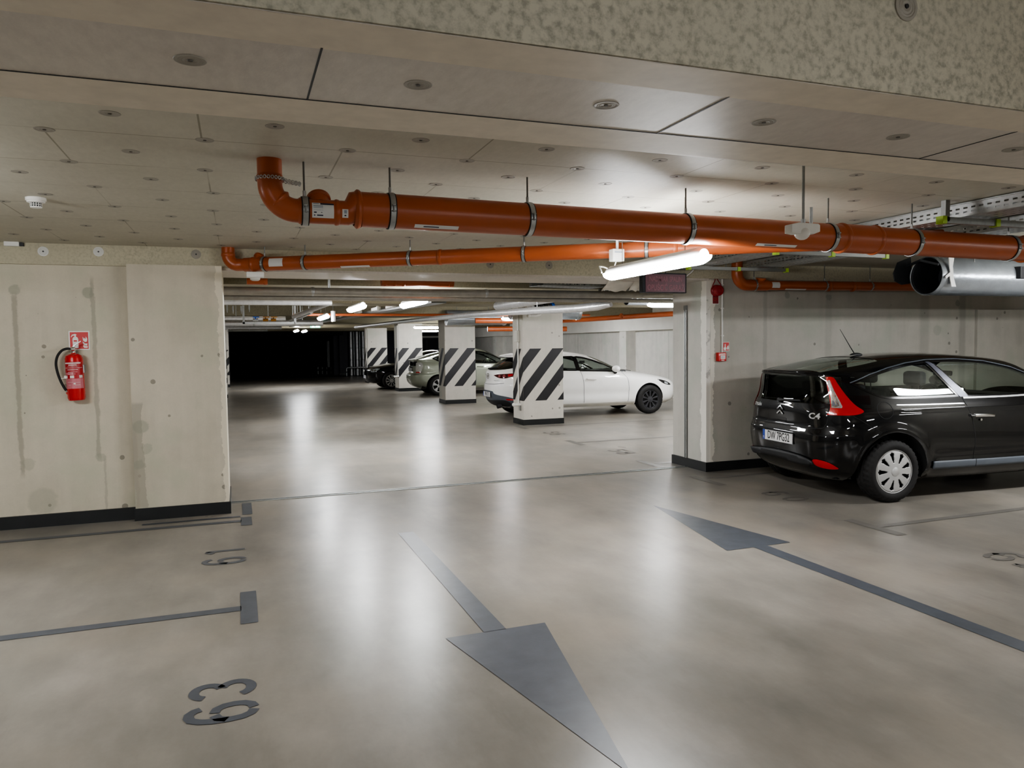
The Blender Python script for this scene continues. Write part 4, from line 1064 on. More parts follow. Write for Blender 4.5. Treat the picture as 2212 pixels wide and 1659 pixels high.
# ------------------------------------------------------------------ fire extinguisher on the left wall
t, L = sign(-1.50, -1.325, 1.672, 1.853, 8.16, 'red and white fire extinguisher sign on the left wall above the extinguisher')
MB().prism([(.0,.0),(.048,.0),(.048,.088),(.040,.104),(.030,.108),(.030,.122),(.036,.130),(.022,.136),(-.004,.128),(-.014,.106),(-.009,.104),(.0,.118),(.016,.120),(.016,.108),(.006,.102),(0,.088)], (-1.468, 8.154, 1.690), (1,0,0), (0,0,1), (0,-.0015,0)).build('extinguisher_symbol', M['white'], t, L)
MB().box((-1.459, 8.1515, 1.752), (-1.431, 8.153, 1.766)).build('symbol_window', M['red_sign'], t, L)
fl = MB()
for q in ([(.012,0),(.040,0),(.042,.016),(.020,.018),(.004,.026),(.004,.012)], [(.012,.026),(.038,.022),(.040,.044),(.028,.040),(.014,.048),(.0,.062),(.002,.042)], [(.004,.07),(.020,.056),(.036,.060),(.040,.086),(.028,.108),(.026,.084),(.012,.098),(.014,.080),(.0,.106)]):
    fl.prism(q, (-1.384, 8.154, 1.692), (1,0,0), (0,0,1), (0,-.0015,0))
fl.build('flame_symbol', M['white'], t, L)
ex = thing('fire_extinguisher', 'red fire extinguisher with black hose hanging on the left concrete wall', 'fire extinguisher', (-1.437, 8.07, 1.2)); L = ex.location
ex.rotation_euler.y = math.radians(-1.6)
cx, cy = -1.437, 8.062; R = .076
MB().lathe([(.015, .0), (.012, .05), (.0, .060), (.0, .068), (.022, .075), (.03, R), (.395, R), (.42, .068), (.435, .045), (.44, .020), (.452, .018)], (cx, cy, 1.2), (0,0,1), 40).build('cylinder', M['red'], ex, L, smooth=35)
def cyl_patch(a0, a1, z0, z1, rr):
    n = 12; vs = []; fs = []
    for i in range(n+1):
        an = math.radians(a0 + (a1-a0)*i/n)
        for z in (z0, z1): vs.append((cx + rr*math.sin(an), cy - rr*math.cos(an), z))
        if i: fs.append((2*i-2, 2*i, 2*i+1, 2*i-1))
    return vs, fs
M['label_red'] = plain('printed_red_label', (176, 34, 42), .4)
M['label_pink'] = plain('printed_pink_label', (204, 120, 130), .4)
lb = MB().add(*cyl_patch(-68, 68, 1.31, 1.565, R+.0008)).build('label', M['label_red'], ex, L, smooth=60)
q = MB().add(*cyl_patch(-66, 66, 1.312, 1.405, R+.0016)); MB().add(*cyl_patch(-60, 0, 1.442, 1.462, R+.0016)).build('label_print', M['label_pink'], lb)
q.build('label_print', M['label_pink'], lb)
w = MB()
for (a0, a1, z0, z1) in ((-58,52,1.545,1.556),(-28,24,1.530,1.537),(-34,28,1.520,1.5225),(-64,62,1.505,1.5075),(-38,30,1.486,1.491),(-34,26,1.466,1.469),(-34,14,1.448,1.4505),(-60,-42,1.410,1.436),(-22,4,1.410,1.436),(36,60,1.410,1.436),(-60,-50,1.40,1.404),(-44,-4,1.372,1.374),(10,40,1.368,1.3695),(-40,-20,1.345,1.347),(-2,10,1.352,1.366),(6,40,1.345,1.347)):
    w.add(*cyl_patch(a0, a1, z0, z1, R+.0024))
w.build('label_print', M['white'], lb)
for ch in lb.children:
    for vtx in ch.data.vertices: vtx.co = vtx.co - Vector(L)
MB().cyl((cx, cy, 1.645), (cx, cy, 1.70), .019, n=16).ball((cx, cy-.012, 1.682), .022).build('valve_head', M['chrome'], ex, L, smooth=40)
MB().prism([(-.012, 0), (.004, .03), (.068, .068), (.070, .060), (.020, .024), (.012, .0)], (cx, cy-.010, 1.690), (1,0,0), (0,0,1), (0,.02,0)).build('lever', M['steel'], ex, L, bev=.002)
hp = [(cx-.02, cy-.01, 1.685), (cx-.055, cy-.01, 1.686), (cx-.095, cy-.012, 1.668), (cx-.130, cy-.015, 1.62), (cx-.145, cy-.02, 1.555), (cx-.140, cy-.02, 1.48), (cx-.122, cy-.02, 1.40), (cx-.098, cy-.02, 1.335), (cx-.078, cy-.02, 1.295)]
def spline(P, k=6):
    P = [Vector(p) for p in P]; out = []
    for i in range(len(P)-1):
        a, b, c, d = P[max(i-1,0)], P[i], P[i+1], P[min(i+2,len(P)-1)]
        for j in range(k):
            t_ = j/k
            out.append(.5*((2*b) + (-a+c)*t_ + (2*a-5*b+4*c-d)*t_*t_ + (-a+3*b-3*c+d)*t_**3))
    return out + [P[-1]]
hs = MB().tube(spline(hp), .0115, 14).build('hose', M['rubber'], ex, L, smooth=50)
MB().cyl((cx-.082, cy-.02, 1.305), (cx-.070, cy-.02, 1.275), .010, n=12).build('hose_ferrule', M['chrome'], ex, L)
MB().cyl((cx-.072, cy-.02, 1.28), (cx-.060, cy-.02, 1.245), .013, .009, n=12).build('nozzle', M['red'], ex, L)
MB().box((cx-.085, cy-.04, 1.408), (cx-.066, cy-.005, 1.436)).tube([(cx-.08, cy-.02, 1.415), (cx-.135, cy-.02, 1.405)], .004, 8).build('hose_clip', M['white'], ex, L, bev=.002)
MB().box((cx-.02, cy+.04, 1.58), (cx+.02, 8.158, 1.665)).box((cx+.05, cy-.02, 1.455), (cx+.084, cy+.05, 1.53)).build('wall_bracket', M['steel_dull'], ex, L)

# white riser and valve on the nearest column
t = thing('column_conduit', 'white pipe with box and tap on the left edge of the nearest striped column', 'pipe', (5.47, 14.55, 0)); L = t.location
MB().cyl((5.465, 14.56, .42), (5.465, 14.56, 2.45), .017, n=12).build('pipe_run', M['white'], t, L, smooth=40)
MB().box((5.40, 14.50, 1.72), (5.485, 14.64, 1.95)).build('control_box', M['offwhite'], t, L, bev=.008)
MB().cyl((5.34, 14.5, .42), (5.50, 14.5, .42), .03, n=14).ball((5.33, 14.5, .425), .035).build('tap', M['white'], t, L, smooth=40)
MB().cyl((5.47, 14.5, .30), (5.47, 14.5, .40), .022, n=12).build('tap_outlet', M['steel_dull'], t, L)
t = thing('valve_assembly', 'cluster of dark valves with blue flanges on top of the nearest column', 'valve', (5.75, 14.2, 2.38)); L = t.location
MB().tube([(5.35, 13.6, 2.40), (5.6, 14.0, 2.40), (6.5, 14.0, 2.42)], .05, 14).build('pipe_run', M['foil'], t, L, smooth=40)
for x in (5.62, 5.72, 5.83): MB().lathe([(-.03, .05), (-.03, .085), (.03, .085), (.03, .05)], (x, 13.95, 2.40), (1,0,0), 16).build('coupling', M['black_plastic'], t, L, smooth=40)
for x in (5.52, 5.98): MB().lathe([(-.03, .05), (-.03, .075), (.03, .075), (.03, .05)], (x, 13.95, 2.42), (1,0,0), 16).build('blue_flange', M['blue'], t, L, smooth=40)
MB().tube([(5.72, 13.95, 2.36), (5.72, 13.95, 2.26), (5.62, 13.95, 2.23), (5.50, 13.95, 2.235)], .03, 12).ball((5.47, 13.95, 2.235), .04).build('hose_tap', M['offwhite'], t, L, smooth=40)
# small white conduit and tap on the farther columns
for yy, lb in ((27.0, 'white tap stub low on the edge of the third column'), (33.9, 'white tap stub low on the edge of the farthest column')):
    t = thing('column_tap', lb, 'tap', (5.47, yy-.03, .55)); L = t.location
    MB().cyl((5.32, yy-.03, .55), (5.49, yy-.03, .55), .03, n=12).ball((5.32, yy-.03, .55), .035).build('tap', M['white'], t, L, smooth=40)
    MB().cyl((5.46, yy-.03, .55), (5.46, yy-.03, 2.4), .016, n=10).build('pipe_run', M['offwhite'], t, L)

# ------------------------------------------------------------------ cars
def pchip(xs, ys):
    xs = np.array(xs, float); ys = np.array(ys, float); h = np.diff(xs); d = np.diff(ys)/h; n = len(xs)
    m = np.zeros(n); m[0] = d[0]; m[-1] = d[-1]
    for i in range(1, n-1):
        if d[i-1]*d[i] > 0:
            w1 = 2*h[i]+h[i-1]; w2 = h[i]+2*h[i-1]; m[i] = (w1+w2)/(w1/d[i-1]+w2/d[i])
    def f(q):
        q = np.clip(np.asarray(q, float), xs[0], xs[-1]); i = np.clip(np.searchsorted(xs, q)-1, 0, n-2)
        t = (q-xs[i])/h[i]
        return (1+2*t)*(1-t)**2*ys[i] + t*(1-t)**2*h[i]*m[i] + t*t*(3-2*t)*ys[i+1] + t*t*(t-1)*h[i]*m[i+1]
    return f
def prof(pts):
    p = sorted(pts); return pchip([a for a, b in p], [b for a, b in p])
def inside(poly, u, v):
    r = np.zeros(u.shape, bool); n = len(poly)
    for i in range(n):
        x0, y0 = poly[i-1]; x1, y1 = poly[i]
        if y0 == y1: continue
        c = ((y0 > v) != (y1 > v)) & (u < (x1-x0)*(v-y0)/(y1-y0)+x0); r ^= c
    return r
def nearest(poly, u, v):
    best = None; d = None
    for i in range(len(poly)):
        a = np.array(poly[i-1]); b = np.array(poly[i]); ab = b-a; L2 = ab@ab
        if L2 == 0: continue
        t = np.clip(((u-a[0])*ab[0]+(v-a[1])*ab[1])/L2, 0, 1); q = a+t*ab; dd = (q[0]-u)**2+(q[1]-v)**2
        if d is None or dd < d: d = dd; best = q
    return best
def smoothpoly(P, k=6):
    """closed Catmull-Rom through points; a point given as (x, y, 1) stays a sharp corner"""
    n = len(P); out = []
    for i in range(n):
        b, c = P[i], P[(i+1) % n]; a = P[i-1] if len(b) < 3 else b; d = P[(i+2) % n] if len(c) < 3 else c
        for j in range(k):
            t = j/k
            out.append(tuple(.5*((2*b[q])+(-a[q]+c[q])*t+(2*a[q]-5*b[q]+4*c[q]-d[q])*t*t+(-a[q]+3*b[q]-3*c[q]+d[q])*t**3) for q in (0, 1)))
    return out

class Frame:
    """projection frame: ray origin = base + u*U + v*V, direction D"""
    def __init__(s, base, U, V, D): s.b, s.U, s.V, s.D = (np.array(q, float) for q in (base, U, V, D))
    def uv(s, P): return (P-s.b)@s.U, (P-s.b)@s.V
    def at(s, u, v): return s.b+s.U*u+s.V*v
def SIDE(sg): return Frame((0, 3*sg, 0), (1,0,0), (0,0,1), (0,-sg,0))
REAR = Frame((-5,0,0), (0,1,0), (0,0,1), (1,0,0)); FRONT = Frame((9,0,0), (0,1,0), (0,0,1), (-1,0,0)); TOP = Frame((0,0,4), (1,0,0), (0,1,0), (0,0,-1))
def DIAG(ang, sg=-1):
    """looking in from behind at ang degrees toward the side sg (-1 right); u runs forward/outward"""
    a = math.radians(ang); c, s_ = math.cos(a), math.sin(a)
    return Frame((-5*c, 5*sg*s_, 0), (s_, sg*c, 0), (0,0,1), (c, -sg*s_, 0))

class Body:
    def __init__(s, rear, front, width, xc, nr, nf, ds=.03, m=130, flare=(), dents=()):
        s.xr, s.xf, s.w = prof(rear), prof(front), prof(width); s.nr, s.nf = prof(nr), prof(nf); s.xc = xc
        s.flare = flare; s.dents = dents
        z0 = max(min(rear)[0], min(front)[0], min(width)[0]); z1 = min(max(rear)[0], max(front)[0], max(width)[0])
        zz = np.linspace(z0, z1, 6000)
        st = np.maximum.reduce([np.abs(np.gradient(s.xr(zz))), np.abs(np.gradient(s.xf(zz))), np.abs(np.gradient(s.w(zz)))*1.5, np.abs(np.gradient(zz))])
        cum = np.cumsum(st); k = int(cum[-1]/ds); zs = np.interp(np.linspace(cum[0], cum[-1], k), cum, zz)
        V = []; 
        for z in zs:
            L = s.loop(z, m); V.append(L)
        V = np.array(V); nz, M_, _ = V.shape
        s.V = V.reshape(-1, 3); F = []
        idx = np.arange(nz*M_).reshape(nz, M_)
        a = idx[:-1]; b = idx[1:]; a2 = np.roll(a, -1, 1); b2 = np.roll(b, -1, 1)
        s.F = np.stack([a, b, b2, a2], -1).reshape(-1, 4)
        # caps across the centre line
        cap = []
        h = M_//2
        for base, flip in ((0, False), ((nz-1)*M_, True)):
            for i in range(h):
                q = (base+i, base+i+1, base+(M_-1-i) % M_ + 0, base+(M_-i) % M_)
                cap.append(q[::-1] if flip else q)
        s.F = np.vstack([s.F, np.array(cap)])
        s.bvh = BVHTree.FromPolygons([tuple(p) for p in s.V], [tuple(f) for f in s.F])
        s.normals()
    def normals(s):
        p = s.V[s.F]; s.C = p.mean(1); nn = np.cross(p[:,2]-p[:,0], p[:,3]-p[:,1]); s.Nf = nn/np.maximum(np.linalg.norm(nn, axis=1, keepdims=True), 1e-12)
    def loop(s, z, m):
        xr, xf, w = float(s.xr(z)), float(s.xf(z)), max(float(s.w(z)), .004); nr, nf = float(s.nr(z)), float(s.nf(z))
        t = np.linspace(0, PI/2, 400)
        ar = max(s.xc-xr, .01); af = max(xf-s.xc, .01)
        x1 = s.xc-ar*np.cos(t)**(2/nr); y1 = w*np.sin(t)**(2/nr)
        x2 = s.xc+af*np.sin(t)**(2/nf); y2 = w*np.cos(t)**(2/nf)
        x = np.r_[x1, x2[1:]]; y = np.r_[y1, y2[1:]]
        d = np.r_[0, np.cumsum(np.hypot(np.diff(x), np.diff(y)))]
        q = np.linspace(0, d[-1], m+1); x = np.interp(q, d, x); y = np.interp(q, d, y)
        k = np.clip((y/w-.55)/.4, 0, 1); k = k*k*(3-2*k); dy = np.zeros_like(x)
        for (fx, fz, R, amp, wd) in s.flare:
            r = np.hypot(x-fx, z-fz); dy += amp*np.exp(-((r-R)/wd)**2)*(z < fz+R+.2)
        for (x0, x1_, zc, zw, amp) in s.dents:
            kx = np.clip((x-x0)/.18, 0, 1)*np.clip((x1_-x)/.18, 0, 1); dy += amp*kx*math.exp(-((z-zc)/zw)**2)
        y = y+dy*k
        return np.stack([np.r_[x, x[-2:0:-1]], np.r_[y, -y[-2:0:-1]], np.full(2*m, z)], -1)
    def hit(s, fr, u, v, off=0):
        o = fr.at(u, v); r = s.bvh.ray_cast(Vector(o), Vector(fr.D))
        if r[0] is None:
            r = s.bvh.find_nearest(Vector(o+fr.D*4))
            if r[0] is None: return None
        p, n = Vector(r[0]), Vector(r[1])
        if n.dot(Vector(fr.D)) > 0: n = -n
        return p+n*off
    def cut(s, fr, poly, thr=.15, keep=True, back=False):
        """take the faces looking at the frame inside poly out of the shell, edges snapped to the outline"""
        poly = [tuple(p[:2]) for p in poly]
        u, v = fr.uv(s.C); face = s.Nf@fr.D < -thr
        m = inside(poly, u, v) & face
        used = np.zeros(len(s.V), bool); used[np.unique(s.F[m])] = True
        oth = np.zeros(len(s.V), bool); oth[np.unique(s.F[~m])] = True
        U, W = fr.uv(s.V)
        for i in np.where(used & oth)[0]:
            q = nearest(poly, U[i], W[i])
            if (q[0]-U[i])**2+(q[1]-W[i])**2 > .06**2: continue
            h = s.hit(fr, q[0], q[1])
            if h is not None and (np.array(h)-s.V[i])@(np.array(h)-s.V[i]) < .15**2: s.V[i] = h
        fs = s.F[m]; s.F = s.F[~m]; s.normals()
        return s.V.copy(), fs
    def mesh(s, fs=None, shift=0.0):
        fs = s.F if fs is None else fs; V = s.V
        ids = np.unique(fs); mp = -np.ones(len(V), int); mp[ids] = np.arange(len(ids)); mb = MB()
        P = V[ids]
        if shift:
            nv = np.zeros_like(V); p = V[fs]; nn = np.cross(p[:,2]-p[:,0], p[:,3]-p[:,1])
            for k in range(4): np.add.at(nv, fs[:,k], nn)
            nv = nv[ids]; nv /= np.maximum(np.linalg.norm(nv, axis=1, keepdims=True), 1e-12); P = P+nv*shift
        mb.v = [tuple(map(float, q)) for q in P]
        ff = []
        for f in mp[fs]:
            g = []
            for i in f:
                if int(i) not in g: g.append(int(i))
            if len(g) > 2: ff.append(tuple(g))
        mb.f = ff
        return mb
    def patch(s, fr, poly, off=.004, res=.02, mb=None):
        """patch lying on the shell, bounded by poly in frame fr"""
        poly = [tuple(p[:2]) for p in poly]; us = [p[0] for p in poly]; vs = [p[1] for p in poly]
        nu = max(4, int((max(us)-min(us))/res)); nv = max(4, int((max(vs)-min(vs))/res))
        gu = np.linspace(min(us), max(us), nu+1); gv = np.linspace(min(vs), max(vs), nv+1)
        cu = (gu[:-1]+gu[1:])/2; cv = (gv[:-1]+gv[1:])/2; A, B = np.meshgrid(cu, cv, indexing='ij')
        m = inside(poly, A, B); cnt = {}; quads = []
        for i in range(nu):
            for j in range(nv):
                if m[i, j]:
                    q = [(i, j), (i+1, j), (i+1, j+1), (i, j+1)]; quads.append(q)
                    for k in q: cnt[k] = cnt.get(k, 0)+1
        ids = {}; V = []
        for k, c in cnt.items():
            u, v = gu[k[0]], gv[k[1]]
            if c < 4: u, v = nearest(poly, u, v)
            h = s.hit(fr, u, v, off)
            if h is None: continue
            ids[k] = len(V); V.append(h)
        mb = mb or MB()
        mb.add(V, [tuple(ids[k] for k in q) for q in quads if all(k in ids for k in q)])
        return mb
    def strip(s, fr, line, w=.006, off=.002, mb=None, step=.03, closed=False):
        """ribbon following a polyline on the shell"""
        P = []; L = list(line)+([line[0]] if closed else [])
        for a, b in zip(L[:-1], L[1:]):
            k = max(1, int(math.hypot(b[0]-a[0], b[1]-a[1])/step))
            for i in range(k): P.append((a[0]+(b[0]-a[0])*i/k, a[1]+(b[1]-a[1])*i/k))
        P.append(L[-1][:2]); n = len(P); A = []
        for i in range(n):
            p0 = P[max(i-1, 0)]; p1 = P[min(i+1, n-1)]
            if closed and i in (0, n-1): p0, p1 = P[n-2], P[1]
            dx, dy = p1[0]-p0[0], p1[1]-p0[1]; d = math.hypot(dx, dy) or 1; nx, ny = -dy/d*w/2, dx/d*w/2
            A += [s.hit(fr, P[i][0]+nx, P[i][1]+ny, off), s.hit(fr, P[i][0]-nx, P[i][1]-ny, off)]
        mb = mb or MB()
        return mb.add(A, [(2*i, 2*i+1, 2*i+3, 2*i+2) for i in range(n-1)])

def circle(cx, cz, R, n=48): return [(cx+R*math.cos(2*PI*k/n), cz+R*math.sin(2*PI*k/n)) for k in range(n)]

def wheel(parent, x, y, z, R, wd, rimR, style, mat, sg, name='wheel'):
    """one wheel: tyre, rim cover with openings, dark brake disc behind; sg = outward y sign"""
    o = Vector((x, y, z)); ax = Vector((0, sg, 0)); n = 144
    prof_ = [(-wd/2+.02, rimR*.98), (-wd/2, rimR+.02), (-wd/2, R-.045), (-wd/2+.018, R-.012), (-wd/2+.045, R-.002), (-.035, R), (-.03, R-.008), (-.018, R-.008), (-.013, R),
             (.013, R), (.018, R-.008), (.03, R-.008), (.035, R), (wd/2-.045, R-.002), (wd/2-.018, R-.012), (wd/2, R-.045), (wd/2+.004, rimR+.045), (wd/2, rimR+.018), (wd/2-.012, rimR)]
    a = Vector((0,0,1)); w = ax.cross(a); vs = []; fs = []
    for i, (t, r) in enumerate(prof_):
        for k in range(n):
            rr = r
            if r > R-.02 and ((k + (i if i < 9 else 18-i)) % 4) == 0 and abs(t) > .03: rr = r-.008
            an = 2*PI*k/n; vs.append(o+ax*t+(a*math.cos(an)+w*math.sin(an))*rr)
    for i in range(len(prof_)-1):
        for k in range(n):
            k2 = (k+1) % n; fs.append((i*n+k, i*n+k2, (i+1)*n+k2, (i+1)*n+k))
    wo = MB().add(vs, fs).build(name, M['tyre'], parent, smooth=35)
    yo = wd/2-.018
    MB().lathe([(-wd/2+.02, 0), (-wd/2+.02, rimR), (yo-.02, rimR), (yo-.06, rimR*.97), (yo-.075, 0)], o, ax, 40).build('wheel_well_disc', M['under'], wo)
    # rim face on a polar grid, openings left out
    rin, rout = .012, rimR; nr_, na = 26, style.get('na', 216)
    N_ = style['n']; mb = MB(); vs = []
    rs = np.linspace(rin, rout, nr_+1)
    def depth(r):
        f = r/rout
        return yo + style.get('dish', .012)*(1-f**2) - style.get('hub', .0)*math.exp(-(f/.3)**2) - (.012 if f > .96 else 0)
    for r in rs:
        for k in range(na):
            an = 2*PI*k/na; vs.append(o+ax*depth(r)+(a*math.cos(an)+w*math.sin(an))*r)
    fs = []
    for i in range(nr_):
        r = (rs[i]+rs[i+1])/2/rout
        for k in range(na):
            an = (k+.5)/na*N_; ph = abs((an+style.get('ph', 0)) % 1-.5)*2       # 0 = middle of an opening
            if style['open'](r, ph): continue
            k2 = (k+1) % na; fs.append((i*na+k, i*na+k2, (i+1)*na+k2, (i+1)*na+k))
    mb.add(vs, fs); mb.build('wheel_cover', mat, wo, smooth=50, solid=.012)
    MB().lathe([(yo-.015, rimR*.985), (yo+.006, rimR*.985), (yo+.008, rimR*1.02), (yo-.01, rimR*1.03)], o, ax, 72).build('rim_edge', mat, wo, smooth=40)
    MB().lathe([(depth(0)-.01, style.get('cap', .045)), (depth(0)+.006, style.get('cap', .045)), (depth(0)+.011, style.get('cap', .045)*.8), (depth(0)+.011, 0)], o, ax, 36).build('centre_cap', M['alu' if mat is M['alu'] else 'rim_black'] if mat is not M['chrome'] else mat, wo, smooth=30)
    return wo

def seat_mb(x, y, z=.30, sc=1.0):
    m = MB(); r = Matrix.Rotation(math.radians(-16), 3, 'Y')
    m.box((x-.05, y-.24, z), (x+.50, y+.24, z+.20))
    m.box((x-.16, y-.23, z+.10), (x-.02, y+.23, z+.72), r, (x-.05, y, z+.15))
    return m
def interior(car, xf, xr, zt, zb, yy=.36):
    for y in (-yy, yy):
        s = seat_mb(xf, y, zb).build('seat', M['seat'], car, bev=.05)
        MB().box((xf-.36, y-.13, zt-.30), (xf-.26, y+.13, zt-.14)).build('headrest', M['seat'], s, bev=.035)
        MB().cyl((xf-.30, y-.05, zt-.42), (xf-.31, y-.05, zt-.28), .007, n=8).cyl((xf-.30, y+.05, zt-.42), (xf-.31, y+.05, zt-.28), .007, n=8).build('headrest_post', M['black_plastic'], s)
    s = MB().box((xr-.05, -.62, zb), (xr+.42, .62, zb+.18)).box((xr-.18, -.62, zb+.10), (xr-.04, .62, zb+.66), Matrix.Rotation(math.radians(-20), 3, 'Y'), (xr-.1, 0, zb+.1)).build('rear_bench', M['seat'], car, bev=.05)
    for y in (-.36, .36):
        MB().box((xr-.38, y-.12, zb+.66), (xr-.28, y+.12, zb+.78)).build('headrest', M['seat'], s, bev=.03)
    d = MB().prism([(0,0),(0,.28),(.10,.36),(.55,.36),(.6,0)], (xf+.72, -.68, zb+.25), (1,0,0), (0,0,1), (0,1.36,0)).build('dashboard', M['black_plastic'], car, bev=.03)
    c = Vector((xf+.56, yy, zb+.52)); u = Vector((0,1,0)); v = Vector((.35,0,1)).normalized()
    MB().tube([c+(u*math.cos(2*PI*k/28)+v*math.sin(2*PI*k/28))*.185 for k in range(28)], .014, 8, closed=True).tube([c-u*.18, c+u*.18], .02, 6).tube([c, c-v*.18], .02, 6).tube([c, c+Vector((.25,0,-.1))], .03, 8).build('steering_wheel', M['black_plastic'], car, smooth=40)
    MB().box((xf+.42, -.13, zt-.22), (xf+.46, .13, zt-.16)).build('rear_view_mirror', M['black_plastic'], car, bev=.015)

def arches(car, B, wheels, R, mat=None):
    """cut the wheel openings and line them"""
    for (x, z) in wheels:
        for sg in (-1, 1):
            fr = SIDE(sg); B.cut(fr, circle(x, z, R), .05)
            n = 40; vs = []; fs = []
            for i in range(n+1):
                an = -.25 + (PI+.5)*i/n; u, v = x+R*math.cos(an), z+R*math.sin(an)
                h = B.hit(fr, x+(R+.006)*math.cos(an), max(z+(R+.006)*math.sin(an), .27))
                yo = (abs(h.y) if h is not None else .85)-.004
                vs += [(u, sg*yo, v), (u, sg*.58, v)]
                if i: fs.append((2*i-2, 2*i-1, 2*i+1, 2*i) if sg > 0 else (2*i, 2*i+1, 2*i-1, 2*i-2))
            mb = MB().add(vs, fs)
            mb.flat([(x+R*math.cos(-.25+(PI+.5)*i/n), z+R*math.sin(-.25+(PI+.5)*i/n)) for i in range(n+1)], (0, sg*.58, 0), (1,0,0), (0,0,1))
            mb.build('wheel_arch_liner', mat or M['under'], car, smooth=50)

def belt_of(B, fr, x0, x1, z): return [(x0, z), (x1, z)]

def plate_part(car, B, fr, u, v, w, h, text, off=.010, name='number_plate'):
    """flat number plate with blue strip and characters, tangent to the shell at (u, v)"""
    p = B.hit(fr, u, v); o = Vector(p) - Vector(fr.D)*off; U = Vector(fr.U); W = Vector(fr.V); D = Vector(fr.D)
    flip = -1 if (U.cross(W)).dot(D) > 0 else 1        # reading direction as seen from outside
    R = U*flip
    pl = MB().prism([(-w/2,-h/2),(w/2,-h/2),(w/2,h/2),(-w/2,h/2)], o, R, W, D*.006).build(name, M['plate'], car, bev=.002)
    MB().prism([(-w/2+.004,-h/2+.004),(-w/2+.044,-h/2+.004),(-w/2+.044,h/2-.004),(-w/2+.004,h/2-.004)], o-D*.0012, R, W, D*.001).build('blue_strip', M['plate_blue'], pl)
    text_mb('PL', h*.28, R, W, o-D*.002+R*(-w/2+.024)-W*h*.25, sx=.8).build('country_code', M['plate'], pl)
    text_mb(text, h*1.06, R, W, o-D*.002+R*.022-W*h*.0, sx=.66, bold=.0016).build('plate_characters', M['plate_ink'], pl)
    b = MB(); e = .004
    for (a, c) in (((-w/2, -h/2), (w/2, -h/2+e)), ((-w/2, h/2-e), (w/2, h/2)), ((-w/2, -h/2), (-w/2+e, h/2)), ((w/2-e, -h/2), (w/2, h/2))):
        b.prism([(a[0],a[1]),(c[0],a[1]),(c[0],c[1]),(a[0],c[1])], o-D*.001, R, W, D*.001)
    b.build('plate_frame', M['black_plastic'], pl)
    return pl
def shell_text(car, B, fr, s, u, v, size, name, mat, off=.004, sx=1.0, bold=0, th=None):
    U = Vector(fr.U); W = Vector(fr.V); D = Vector(fr.D); flip = -1 if (U.cross(W)).dot(D) > 0 else 1
    q = text_mb(s, size, (flip,0,0), (0,1,0), (u, v, 0), sx=sx, bold=bold)
    q.v = [tuple(B.hit(fr, p[0], p[1], off)) for p in q.v]
    return q.build(name, mat, car, solid=.003)

def half(poly): return [(-p[0], *p[1:]) for p in poly]

